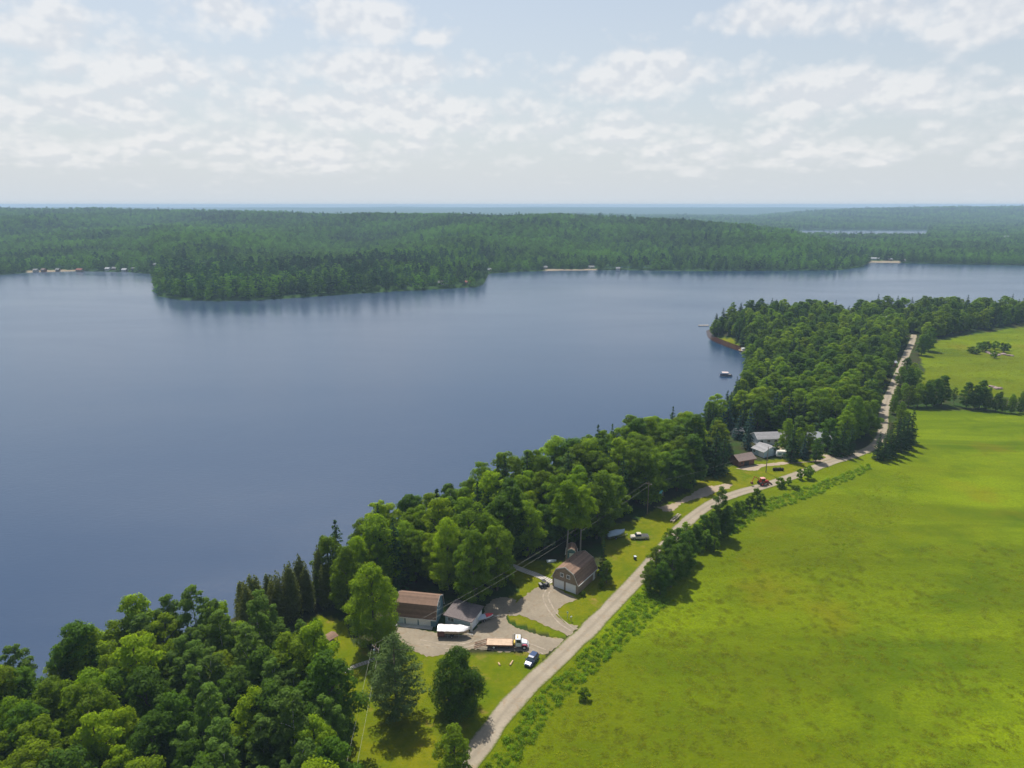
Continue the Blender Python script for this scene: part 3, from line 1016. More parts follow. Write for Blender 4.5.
def panel(parent, name, mat, c, z0, w, h, face, off, frame=None, th=0.05, fw=0.1, grid=None, label=None):
    """a door or window standing proud of a wall; face: '-Y','+Y','-X','+X'; c: place along the wall; frame: sub-part around it"""
    def bx(mb, a0, a1, z0_, z1_, d0, d1):
        s = -1 if face[0] == '-' else 1
        lo, hi = sorted((off + s * d0, off + s * d1))
        if face[1] == 'Y':
            mb.box(a0, a1, lo, hi, z0_, z1_)
        else:
            mb.box(lo, hi, a0, a1, z0_, z1_)
    m = MB()
    if grid:      # sectional door: stacked panels with grooves between
        n = grid
        for k in range(n):
            bx(m, c - w / 2, c + w / 2, z0 + h * k / n + .015, z0 + h * (k + 1) / n - .015, 0.003, th)
        bx(m, c - w / 2 + .01, c + w / 2 - .01, z0 + .01, z0 + h - .01, 0.003, th - .03)
    else:
        bx(m, c - w / 2, c + w / 2, z0, z0 + h, 0.003, th)
    o = m.build(name, mat, parent)
    if label: o['label'] = label
    if frame:
        f = MB()
        bx(f, c - w / 2 - fw, c - w / 2 - .002, z0 - (fw if 'window' in name else 0), z0 + h + fw, 0.004, th + .04)
        bx(f, c + w / 2 + .002, c + w / 2 + fw, z0 - (fw if 'window' in name else 0), z0 + h + fw, 0.004, th + .04)
        bx(f, c - w / 2, c + w / 2, z0 + h + .002, z0 + h + fw, 0.004, th + .04)
        if 'window' in name:
            bx(f, c - w / 2, c + w / 2, z0 - fw, z0 - .002, 0.004, th + .06)
            bx(f, c - .03, c + .03, z0, z0 + h, th + .002, th + .03)
        f.build('frame', frame, o)
    return o

def roof_profile(parent, prof, y0, y1, over, th, mat, name='roof', trim=None, z=0):
    """roof panels following a profile [(x,z)...] from eave to eave, running along local Y"""
    m = MB()
    top = [(x, z_ + th) for x, z_ in prof]
    m.prism(list(prof) + list(reversed(top)), y0 - over, y1 + over)
    # caps so courses read: split in two masses
    o = m.build(name, mat, parent)
    if trim:
        t = MB()
        for yy in (y0 - over - .03, y1 + over + .002):
            lo = [(x, z_ - .14) for x, z_ in prof]
            hi = [(x, z_ + th + .01) for x, z_ in prof]
            t.prism(lo + list(reversed(hi)), yy, yy + .028)
        for sx, (ex, ez) in ((-1, prof[0]), (1, prof[-1])):
            a, b = sorted((ex + sx * .002, ex + sx * .10))
            t.box(a, b, y0 - over, y1 + over, ez - .1, ez + th * .6)
        t.build('fascia', trim, o)
    return o

def gambrel(name, x, y, rz, W, D, eave, bx, bz, ridge, wall, roof, trim, over=.25):
    """gambrel-roofed building, ridge along local Y, gable fronts at -Y/+Y"""
    e = empty(name, x, y, None, rz)
    w = W / 2
    prof_wall = [(-w, -.3), (w, -.3), (w, eave), (bx, bz - .05), (0, ridge - .05), (-bx, bz - .05), (-w, eave)]
    MB().prism(prof_wall, -D / 2, D / 2).build('wall', wall, e)
    k = (bz - eave) / (w - bx)
    ex = w + .28
    ez = eave - .28 * k * .55
    prof = [(-ex, ez), (-w - .02, eave + .02), (-bx - .04, bz), (0, ridge), (bx + .04, bz), (w + .02, eave + .02), (ex, ez)]
    rf = roof_profile(e, prof, -D / 2, D / 2, over, .14, roof, trim=trim)
    return e, rf

def gable(name, x, y, rz, W, D, eave, ridge, wall, roof, trim, over=.4, eo=.4):
    e = empty(name, x, y, None, rz)
    w = W / 2
    MB().prism([(-w, -.3), (w, -.3), (w, eave), (0, ridge - .03), (-w, eave)], -D / 2, D / 2).build('wall', wall, e)
    k = (ridge - eave) / w
    roof_profile(e, [(-w - eo, eave - eo * k + .02), (0, ridge + .02), (w + eo, eave - eo * k + .02)], -D / 2, D / 2, over, .12, roof, trim=trim)
    return e

EXCL = []          # circles kept free of scattered trees
def keep_clear(x, y, r):
    EXCL.append((x, y, r))

def buildings():
    # brown gambrel garage
    e, rf = gambrel('garage', 16.3, 159.2, -0.602, 7.4, 10.0, 2.85, 2.55, 5.3, 6.5, TAN_SIDING, ROOF_BROWN, TRIM)
    tag(e, 'tan two-door garage with a brown gambrel roof beside the gravel drive', 'garage')
    for c in (-1.72, 1.72):
        panel(e, 'garage_door', WHITE, c, 0, 2.75, 2.25, '-Y', -5.0, TRIM, .06, .09, grid=4)
    for c in (-.95, .95):
        panel(e, 'window', GLASS, c, 3.6, .75, .85, '-Y', -5.0, WHITE, .05, .12)
    panel(e, 'side_door', WHITE, 3.6, 0, .9, 2.0, '+X', 3.7, TRIM, .05, .08)
    for (zx, zy) in ((-.8, -1.5), (-.6, 2.0)):
        MB().tube((zx, zy, 5.9), (zx, zy, 6.55), .09, .09, 8).build('vent', DARKSTEEL, rf)
    keep_clear(16.3, 159.2, 8.5)
    # blue gambrel barn
    L = 9.6
    cx, cy = -21.9, 143.4
    e, rf = gambrel('barn', cx, cy, R(-99.8), 6.6, L, 2.35, 2.5, 4.9, 6.2, BLUE_SIDING, ROOF_BROWN, TRIM)
    tag(e, 'blue gambrel-roofed barn with two white doors facing the gravel yard', 'barn')
    for c in (-1.0, 2.2):
        panel(e, 'garage_door', WHITE, c, 0, 2.6, 1.95, '+X', 3.3, TRIM, .06, .12, grid=4)
    panel(e, 'side_door', PALE_BLUE, -3.6, 0, 1.3, 1.95, '+X', 3.3, TRIM, .05, .15)
    panel(e, 'window', GLASS, 0, 3.5, 1.0, 1.0, '+Y', L / 2, TRIM, .05, .12)
    MB().box(3.35, 4.6, -L / 2 - .1, L / 2 - .6, -.1, .12).build('apron', CONC, e)
    keep_clear(cx, cy, 7)
    # low flat-roofed garage next to it
    x, y, rz, W, D = rect_px((445.5, 623.5), (471.5, 630.5), (482.5, 618))
    e = empty('garage', x, y, None, rz)
    tag(e, 'low pale blue garage with a nearly flat grey roof next to the blue barn', 'garage')
    MB().prism([(-D / 2, -.3), (D / 2, -.3), (D / 2, 2.75), (-D / 2, 2.35)], -W / 2, W / 2, 'X').build('wall', PALE_BLUE, e)
    rf = MB().prism([(-D / 2 - .45, 2.31), (D / 2 + .45, 2.81), (D / 2 + .45, 2.97), (-D / 2 - .45, 2.47)], -W / 2 - .35, W / 2 + .35, 'X').build('roof', plain('felt_roof', (0.13, 0.105, 0.10), 0.9, 0, 0.3), e)
    for c in (-1.4, 1.25):
        panel(e, 'garage_door', WHITE, c, 0, 2.2, 2.05, '+X', W / 2, TRIM, .06, .12, grid=4)
    for c in (-2.3, -1.5):
        panel(e, 'window', GLASS, c, 1.0, .6, .9, '-Y', -D / 2, TRIM, .05, .07)
    MB().box(W / 2 - .1, W / 2 + .45, -D / 2 - .5, -D / 2 - .38, 0, 2.3).build('post', TRIM, e)
    keep_clear(x, y, 5.5)
    # small blue shed with gambrel roof behind the garage
    x, y, rz, W, D = rect_px((567.0, 558.5), (573.0, 559.5), (572.0, 553.5))
    e, rf = gambrel('shed', x, y, R(-8), 2.6, 3.4, 1.9, .95, 2.8, 3.3, BLUE_SIDING, ROOF_BROWN, TRIM, .15)
    tag(e, 'small blue garden shed with a white door under the trees behind the tan garage', 'shed')
    panel(e, 'door', WHITE, .1, 0, 1.1, 1.8, '-Y', -1.7, TRIM, .05, .07)
    keep_clear(x, y, 3.5)
    # log shed in the far hamlet
    x, y, rz, W, D = rect_px((729.5, 462.5), (738.5, 467), (749.5, 462))
    e = gable('log_shed', x, y, rz, W, D, 2.6, 3.9, LOG_SIDING, ROOF_DKBROWN, RUST, .6, .6)
    tag(e, 'open log shed with a brown roof at the end of the far dirt drive', 'shed')
    panel(e, 'door', BLACK, 0, 0, 2.2, 2.1, '+X', W / 2, RUST)
    panel(e, 'window', GLASS, -2.2, 1.0, .8, .8, '+X', W / 2, RUST)
    keep_clear(x, y, 6)
    x, y, rz, W, D = rect_px((752, 453.5), (763.5, 458), (773, 452.5))
    e = gable('garage', x, y, rz + R(90), D, W, 2.5, 3.9, PALE_BLUE, ROOF_GREY, TRIM, .3, .4)
    tag(e, 'pale blue garage with a hipped-looking grey roof beside the log shed', 'garage')
    e['label'] = 'pale blue garage with a light grey roof between the log shed and long white house'
    panel(e, 'garage_door', WHITE, -1.6, 0, 2.4, 2.1, '-X', -D / 2, TRIM, grid=4)
    panel(e, 'window', GLASS, 1.8, 1.0, 1.0, .9, '-X', -D / 2, TRIM)
    keep_clear(x, y, 6)
    x, y, rz, W, D = rect_px((751, 440.5), (757.5, 445.5), (774, 436))
    e = gable('house', x, y, rz, W, D, 3.0, 4.6, WHITE_SIDING, ROOF_GREY, TRIM, .5, .5)
    tag(e, 'long white house with a grey shingle roof behind the pale blue garage', 'house')
    for c in (-4.5, -1.5, 1.5, 4.5):
        if abs(c) < D / 2 - .6:
            panel(e, 'window', GLASS, c, 1.2, 1.1, 1.0, '+X', W / 2, TRIM)
    panel(e, 'door', PALE_BLUE, 0, 0, .95, 2.05, '-Y', -D / 2, TRIM)
    keep_clear(x, y, 9)
    x, y, rz, W, D = rect_px((801, 441), (811, 446.5), (820, 440))
    e = gable('house', x, y, rz, W, D, 3.0, 4.9, WHITE_SIDING, ROOF_PALE, TRIM, .5, .5)
    tag(e, 'white house with a pale metal roof half hidden behind the trees by the road bend', 'house')
    for c in (-2, 2):
        panel(e, 'window', GLASS, c, 1.2, 1.0, 1.0, '-Y', -D / 2, TRIM)
    panel(e, 'door', WHITE, 0, 0, .95, 2.05, '+X', W / 2, TRIM)
    keep_clear(x, y, 6.5)
    # small outbuildings by the hamlet
    for (fl, fr, br, h, lab, wm, rm) in (
            ((731.5, 435.5), (736, 437), (740, 434), 2.4, 'tiny white outbuilding between dark spruces west of the blue spruces', WHITE_SIDING, ROOF_GREY),
            ((878.5, 365), (883.5, 367), (890, 364.5), 2.6, 'small brown cottage with a white roof beside the far straight of road', LOG_SIDING, ROOF_PALE)):
        x, y, rz, W, D = rect_px(fl, fr, br)
        e = gable('cottage', x, y, rz, W, D, h, h + 1.5, wm, rm, TRIM)
        tag(e, lab, 'cottage')
        panel(e, 'window', GLASS, 0, 1, 1.0, 1.0, '-Y', -D / 2, TRIM)
        panel(e, 'door', WHITE, 0, 0, 1.0, 2.0, '+X', W / 2, TRIM)
        keep_clear(x, y, 6)
        keep_clear(x - .35 * 8, y - 9, 7)
    for (px, py, rz, W, D, lab, wm, rm) in (
            (849, 320.5, .4, 7, 9, 'cottage with a pale roof showing above the trees of the far point', WHITE_SIDING, ROOF_PALE),
            (885, 324.5, .2, 7, 9, 'white-gabled house with pale roof where the road meets the far trees', WHITE_SIDING, ROOF_PALE),
            (904, 322.5, 1.5, 8, 14, 'long brown-roofed house at the far end of the straight road', TAN_SIDING, ROOF_DKBROWN)):
        x, y = AT(px, py)
        e = gable('house', x, y, rz, W, D, 3.4, 5.6, wm, rm, TRIM, .5, .5)
        tag(e, lab, 'house')
        for c in (-2.5, 2.5):
            panel(e, 'window', GLASS, c, 1.4, 1.3, 1.2, '-Y', -D / 2, TRIM)
        keep_clear(x, y, 10)
        for k in (14,):
            keep_clear(x * (1 - k / y), y - k, 6.5)
    # cottages on the far shores
    far = [(36, 271.2, 8, 'white', 'grey', 'grey-roofed cottage at the west end of the far sandy beach'), (44, 270.9, 7, 'log', 'dark', 'dark cottage on the far sandy beach'),
           (58, 270.6, 6, 'tan', 'grey', 'tan cottage above the middle of the far beach'), (80, 270.8, 13, 'tan', 'red', 'large reddish-roofed lodge at the east end of the far beach'),
           (108, 270.2, 8, 'white', 'pale', 'pale-roofed cottage just past the far lodge'), (115, 270.0, 9, 'tan', 'grey', 'tan cottage in the trees past the far lodge'),
           (125, 270.8, 10, 'white', 'pale', 'broad white cottage near the bay left of the wooded point'), (134, 270.5, 7, 'white', 'grey', 'white cottage beside the bay left of the wooded point'),
           (157, 272.5, 9, 'white', 'pale', 'white cottage behind the tip of the wooded point'),
           (441, 285.3, 9, 'white', 'grey', 'white-walled cottage on the rocky end of the wooded point'), (468, 284.5, 8, 'log', 'red', 'red-roofed cottage near the east tip of the wooded point'),
           (489, 271.5, 9, 'white', 'pale', 'pale boathouse in the bay behind the wooded point'), (545, 268.8, 9, 'tan', 'grey', 'tan cottage on the clearing of the opposite shore'),
           (591, 268.0, 12, 'white', 'grey', 'tall grey house on the clearing of the opposite shore'), (618, 269.4, 8, 'white', 'grey', 'low cottage on the opposite shore beyond the clearing'),
           (873, 260.0, 26, 'blue', 'pale', 'long pale blue-roofed building at the narrows'), (890, 260.5, 9, 'tan', 'pale', 'small pale cottage at the narrows'),
           (905, 261.5, 7, 'tan', 'grey', 'low grey cottage by the channel at the narrows')]
    WM = dict(white=WHITE_SIDING, tan=TAN_SIDING, log=LOG_SIDING, blue=PALE_BLUE)
    RM = dict(grey=ROOF_GREY, dark=ROOF_DKBROWN, pale=ROOF_PALE, red=plain('red_metal_roof', (0.40, 0.10, 0.06), .6))
    FR = dict(grey=plain('dull_grey_roof', (.20, .20, .20), .9), dark=ROOF_DKBROWN, pale=plain('weathered_pale_roof', (.34, .35, .36), .8), red=plain('dull_red_roof', (.24, .085, .06), .9))
    FW = dict(white=plain('weathered_white_wall', (.42, .42, .40), .8), tan=TAN_SIDING, log=LOG_SIDING, blue=PALE_BLUE)
    for i, (px, py, D, w, r, lab) in enumerate(far):
        x, y = AT(px, py, 1.5)
        z = max(hz(x, y), .6)
        W = 7.5
        e = empty('cottage', x, y, z, R(90) + random.uniform(-.25, .25))
        MB().prism([(-W / 2, -1.5), (W / 2, -1.5), (W / 2, 3.6), (0, 6.2), (-W / 2, 3.6)], -D / 2, D / 2).build('wall', FW[w], e)
        roof_profile(e, [(-W / 2 - .5, 3.3), (0, 6.3), (W / 2 + .5, 3.3)], -D / 2, D / 2, .5, .2, FR[r])
        for c in (-D * .3, 0, D * .3):
            panel(e, 'window', GLASS, c, 1.2, 1.5, 1.4, '-X', -W / 2, TRIM)
            panel(e, 'window', GLASS, c, 1.2, 1.5, 1.4, '+X', W / 2, TRIM)
        e.scale = (.8, .8, .72)
        tag(e, lab, 'cottage', None)
        FARCLEAR.append((x, y, max(W, D) * .45 + 2))
        FARCLEAR.append((x * .988, y - 11, max(W, D) * .32))
    for px, py, s, lab in ((955, 238.5, 16, 'pale farm building in the woods beyond the narrows'), (963, 239, 10, 'small white farm shed in the woods beyond the narrows'), (1004, 240.5, 26, 'large white barn among the far woods at the right edge')):
        x, y = AT(px, py, 6)
        z = hz(x, y)
        e = empty('farm_building', x, y, z, R(90) + .1)
        MB().prism([(-6, -1.5), (6, -1.5), (6, 8), (0, 12), (-6, 8)], -s / 2, s / 2).build('wall', WHITE_SIDING, e)
        roof_profile(e, [(-7, 7.4), (0, 12.2), (7, 7.4)], -s / 2, s / 2, .8, .3, ROOF_PALE)
        tag(e, lab, 'barn')
        FARCLEAR.append((x, y, s * .7)); FARCLEAR.append((x * .99, y - 30, s * .7)); FARCLEAR.append((x * .98, y - 60, s * .6))

FARCLEAR = []

# ------------------------------------------------------------------ VEHICLES
def wheel(parent, x, y, r, w, rim=GALV, side=1):
    t = MB().tube((x, y - w / 2, r), (x, y + w / 2, r), r, r, 18).build('wheel', RUBBER, parent, bevel=.03)
    MB().tube((x, y + side * (w / 2 - .02), r), (x, y + side * (w / 2 + .02), r), r * .55, r * .5, 12).build('rim', rim, t)
    return t

def body_loft(st, n=1):
    """st: list of (x, halfwidth_bottom, halfwidth_top, z0, z1); rounded box sections along X"""
    rings = []
    for x, wb, wt, z0, z1 in st:
        c = min(.12, (z1 - z0) * .3)
        rings.append([(x, -wb, z0), (x, -wb - .0, z0 + (z1 - z0) * .45), (x, -wt, z1 - c), (x, -wt + c * 1.1, z1), (x, wt - c * 1.1, z1), (x, wt, z1 - c), (x, wb, z0 + (z1 - z0) * .45), (x, wb, z0)])
    return MB().loft(rings)

def car(x, y, rz, paint):
    e = empty('parked_car', x, y, None, rz)
    body_loft([(-2.15, .70, .68, .42, .85), (-2.1, .84, .78, .30, 1.0), (-1.2, .89, .84, .24, 1.02), (.6, .89, .84, .24, 1.0), (1.3, .88, .82, .25, .93), (2.0, .82, .74, .30, .78), (2.18, .68, .62, .38, .66)]).build('body', paint, e, smooth=False)
    cab = MB().loft([[(-2.0, -.72, 1.0), (-2.0, .72, 1.0), (-1.75, .60, 1.42), (-1.75, -.60, 1.42)], [(-1.2, -.79, 1.0), (-1.2, .79, 1.0), (-1.1, .64, 1.50), (-1.1, -.64, 1.50)],
                     [(-.1, -.80, 1.0), (-.1, .80, 1.0), (-.05, .65, 1.52), (-.05, -.65, 1.52)], [(1.15, -.74, .98), (1.15, .74, .98), (.35, .58, 1.46), (.35, -.58, 1.46)]])
    g = cab.build('windows', plain('car_glass', (0.03, 0.045, 0.055), 0.05), e)
    MB().loft([[(-1.82, -.60, 1.40), (-1.82, .60, 1.40), (-1.82, .60, 1.45), (-1.82, -.60, 1.45)], [(-1.1, -.66, 1.49), (-1.1, .66, 1.49), (-1.1, .62, 1.55), (-1.1, -.62, 1.55)],
               [(-.05, -.67, 1.51), (-.05, .67, 1.51), (-.05, .63, 1.57), (-.05, -.63, 1.57)], [(.42, -.60, 1.43), (.42, .60, 1.43), (.42, .58, 1.48), (.42, -.58, 1.48)]]).build('roof', paint, e)
    for s in (-1, 1):
        p = MB()
        for (xb, xt) in ((-1.25, -1.15), (-.15, -.08), (1.15, .36)):
            p.tube((xb, s * .815 if xb < 1 else s * .76, .99), (xt, s * .655 if xt < .3 else s * .6, 1.50), .035, .03, 5)
        p.build('pillar', paint, e)
        MB().box(.75, .95, min(s * .88, s * 1.04), max(s * .88, s * 1.04), 1.0, 1.14).build('mirror', paint, e)
        MB().box(2.02, 2.17, min(s * .45, s * .72), max(s * .45, s * .72), .60, .72).build('headlight', plain('lamp_glass', (.8, .8, .75), .1), e)
        MB().box(-2.17, -2.08, min(s * .5, s * .8), max(s * .5, s * .8), .72, .92).build('tail_light', plain('red_lens', (.45, .02, .02), .2), e)
        for wx in (-1.32, 1.36):
            wheel(e, wx, s * .79, .33, .22, STEEL, s)
    MB().box(2.1, 2.2, -.35, .35, .42, .56).build('grille', BLACK, e)
    tag(e, 'dark blue hatchback parked on the grass verge of the gravel road by the truck', 'car')

def pickup(x, y, rz):
    e = empty('pickup_truck', x, y, None, rz)
    tan = plain('cream_paint', (0.52, 0.47, 0.38), .35, coat=.3)
    body_loft([(-2.6, .86, .84, .48, 1.05), (-2.5, .93, .9, .42, 1.12), (-.35, .93, .9, .40, 1.12), (.9, .93, .88, .40, 1.12), (1.6, .91, .84, .42, 1.08), (2.45, .88, .78, .45, 1.0), (2.6, .78, .7, .5, .85)]).build('body', tan, e)
    MB().box(-2.52, -.55, -.80, .80, 1.122, 1.17).build('bed_cover', plain('tonneau', (0.035, 0.036, 0.038), .6), e)
    MB().loft([[(-.45, -.82, 1.1), (-.45, .82, 1.1), (-.3, .66, 1.70), (-.3, -.66, 1.70)], [(.5, -.84, 1.1), (.5, .84, 1.1), (.5, .68, 1.74), (.5, -.68, 1.74)], [(1.4, -.80, 1.1), (1.4, .80, 1.1), (.85, .64, 1.68), (.85, -.64, 1.68)]]).build('windows', plain('car_glass', (0.03, 0.045, 0.055), 0.05), e)
    MB().loft([[(-.36, -.67, 1.67), (-.36, .67, 1.67), (-.36, .64, 1.74), (-.36, -.64, 1.74)], [(.5, -.71, 1.71), (.5, .71, 1.71), (.5, .67, 1.79), (.5, -.67, 1.79)], [(.92, -.66, 1.65), (.92, .66, 1.65), (.92, .62, 1.72), (.92, -.62, 1.72)]]).build('roof', tan, e)
    for s in (-1, 1):
        for wx in (-1.65, 1.75):
            wheel(e, wx, s * .82, .38, .26, GALV, s)
        MB().box(2.52, 2.63, min(s * .5, s * .78), max(s * .5, s * .78), .72, .88).build('headlight', plain('lamp_glass', (.8, .8, .75), .1), e)
        MB().box(.98, 1.12, min(s * .9, s * 1.1), max(s * .9, s * 1.1), 1.12, 1.3).build('mirror', BLACK, e)
    MB().box(2.55, 2.72, -.85, .85, .42, .6).build('bumper', STEEL, e, bevel=.03)
    MB().box(-2.72, -2.57, -.85, .85, .46, .62).build('bumper', STEEL, e, bevel=.03)
    tag(e, 'cream pickup with a dark bed cover parked on the lawn beside the covered boat', 'pickup truck')

def flatbed(x, y, rz):
    e = empty('flatbed_truck', x, y, None, rz)
    W = plain('truck_white', (0.70, 0.71, 0.72), .3, coat=.4)
    D = DARKSTEEL
    MB().box(-3.9, 4.1, -.45, -.25, .62, .85).box(-3.9, 4.1, .25, .45, .62, .85).box(-3.9, -3.75, -.45, .45, .62, .85).box(1.0, 1.15, -.45, .45, .62, .85).build('chassis', D, e)
    MB().box(-4.0, 1.25, -1.2, 1.2, 1.02, 1.17).build('deck', striped('truck_deck', (0.50, 0.36, 0.24), (0.25, 0.17, 0.11), 'Y', .28), e)
    MB().box(-4.05, 1.3, -1.26, -1.202, .88, 1.2).box(-4.05, 1.3, 1.202, 1.26, .88, 1.2).box(-4.05, -4.002, -1.2, 1.2, .88, 1.2).box(-3.9, 1.2, -1.1, 1.1, .87, 1.018).build('side_rail', RUST, e)
    MB().box(1.26, 1.36, -1.2, 1.2, 1.0, 1.3).box(1.26, 1.36, -1.2, -1.1, 1.3, 2.3).box(1.26, 1.36, 1.1, 1.2, 1.3, 2.3).box(1.26, 1.36, -1.1, 1.1, 2.2, 2.3).box(1.26, 1.36, -.05, .05, 1.3, 2.2).build('headboard', D, e)
    MB().box(1.42, 1.75, -.9, .2, 1.1, 1.65).build('winch_box', plain('yellow_paint', (.65, .42, .03), .5), e, bevel=.03)
    # cab
    MB().loft([[(1.85, -1.05, .75), (1.85, 1.05, .75), (1.85, 1.05, 1.7), (1.85, .92, 2.5), (1.85, -.92, 2.5), (1.85, -1.05, 1.7)],
               [(3.05, -1.05, .75), (3.05, 1.05, .75), (3.05, 1.05, 1.7), (2.85, .92, 2.52), (2.85, -.92, 2.52), (3.05, -1.05, 1.7)]]).build('cab', W, e, bevel=.05)
    MB().loft([[(3.06, -.95, .85), (3.06, .95, .85), (3.06, .95, 1.45), (3.06, .8, 1.68), (3.06, -.8, 1.68), (3.06, -.95, 1.45)],
               [(4.2, -.72, .85), (4.2, .72, .85), (4.2, .72, 1.25), (4.2, .6, 1.42), (4.2, -.6, 1.42), (4.2, -.72, 1.25)]]).build('hood', W, e, bevel=.05)
    MB().slab((3.09, -.88, 1.74), (3.09, .88, 1.74), (2.91, .78, 2.42), (2.91, -.78, 2.42), .03).build('windshield', GLASS, e)
    for s in (-1, 1):
        y0 = s * 1.055; y1 = s * 1.085
        MB().add([(2.05, y0, 1.72), (2.95, y0, 1.72), (2.8, s * .955, 2.38), (2.05, s * .955, 2.38), (2.05, y1, 1.72), (2.95, y1, 1.72), (2.8, s * .985, 2.38), (2.05, s * .985, 2.38)],
                 [(0, 1, 2, 3), (7, 6, 5, 4), (0, 4, 5, 1), (1, 5, 6, 2), (2, 6, 7, 3), (3, 7, 4, 0)]).build('side_window', GLASS, e)
        MB().loft([[(3.1, s * .72, .95), (3.1, s * 1.14, .95), (3.1, s * 1.14, 1.05), (3.1, s * .72, 1.1)], [(3.35, s * .72, 1.1), (3.35, s * 1.16, 1.08), (3.35, s * 1.14, 1.28), (3.35, s * .72, 1.34)],
                   [(4.0, s * .72, 1.08), (4.0, s * 1.14, 1.06), (4.0, s * 1.12, 1.24), (4.0, s * .72, 1.28)], [(4.3, s * .7, .75), (4.3, s * 1.08, .75), (4.3, s * 1.08, .85), (4.3, s * .7, .9)]]).build('fender', plain('magenta_red_paint', (.38, .03, .07), .35, coat=.3), e)
        MB().box(4.22, 4.3, min(s * .45, s * .7), max(s * .45, s * .7), .98, 1.16).build('headlight', plain('lamp_glass', (.8, .8, .75), .1), e)
        wheel(e, 3.65, s * .95, .48, .28, W, s)
        for wx in (-2.55,):
            wheel(e, wx, s * .98, .48, .26, W, s)
            wheel(e, wx, s * .66, .48, .26, W, s)
        MB().box(-1.4, .6, min(s * .75, s * 1.15), max(s * .75, s * 1.15), .45, .86).build('toolbox', BLACK, e, bevel=.03)
        MB().tube((2.95, s * 1.1, 1.6), (2.95, s * 1.35, 1.75), .025).box(2.88, 2.96, min(s * 1.25, s * 1.42), max(s * 1.25, s * 1.42), 1.75, 2.25).build('mirror', BLACK, e)
        # loading ramps dropped to the ground at the tail
        r_ = MB()
        for yy in (s * .35, s * 1.0):
            r_.tube((-4.0, yy, 1.1), (-6.6, yy, .06), .06, .06, 4)
        for k in range(9):
            t = (k + .5) / 9
            r_.tube((-4.0 - 2.6 * t, s * .35, 1.12 - 1.04 * t), (-4.0 - 2.6 * t, s * 1.0, 1.12 - 1.04 * t), .045, .045, 4)
        r_.build('ramp', RUST, e)
    MB().box(4.3, 4.5, -1.05, 1.05, .45, .75).build('bumper', STEEL, e, bevel=.04)
    MB().box(4.205, 4.26, -.4, .4, .9, 1.28).build('grille', STEEL, e)
    MB().tube((1.6, .85, .8), (1.6, .85, 2.75), .08, .08, 10).build('exhaust_stack', STEEL, e)
    MB().box(2.2, 2.4, -.5, .5, 2.54, 2.64).build('beacon_bar', plain('amber_lens', (.7, .3, .02), .3), e)
    tag(e, 'white-cabbed flatbed truck with wooden deck and rear ramps down in the gravel yard', 'truck')

def hull_mb(L, B, H, z0, bow=1.0, n=9, tub=0.0):
    rings = []
    for i in range(n):
        t = i / (n - 1)
        w = B / 2 * (1 - max(0, (t - .45) / .55) ** 2.2 * bow)
        k = z0 + .15 * H * t ** 3
        top = z0 + H * (1 + .18 * t * t)
        w = max(w, .03)
        x = -L / 2 + L * t
        rings.append([(x, -w, top), (x, -w * .92, z0 + H * .45), (x, -w * .5, k + .08), (x, 0, k + .5 * H * max(0, t - .8) / .2 * .6), (x, w * .5, k + .08), (x, w * .92, z0 + H * .45), (x, w, top)])
    return rings

def trailer(e, L, B, zt, wx=-.4, tongue=1.4):
    MB().path([(-L / 2, -B * .3, zt), (L * .3, -B * .3, zt), (L / 2 + tongue, 0, zt - .05)], .05, 4).path([(-L / 2, B * .3, zt), (L * .3, B * .3, zt), (L / 2 + tongue, 0, zt - .05)], .05, 4).tube((-L / 2, -B * .3, zt), (-L / 2, B * .3, zt), .05, .05, 4).tube((wx, -B * .48, zt - .1), (wx, B * .48, zt - .1), .05, .05, 4).tube((L / 2 + tongue - .3, 0, 0.02), (L / 2 + tongue - .3, 0, zt + .2), .04, .04, 6).build('trailer_frame', GALV, e)
    for s in (-1, 1):
        wheel(e, wx, s * B * .5, .32, .2, GALV, s)
        MB().box(wx - .42, wx + .42, min(s * B * .44, s * B * .58), max(s * B * .44, s * B * .58), .68, .73).build('mudguard', DARKSTEEL, e)

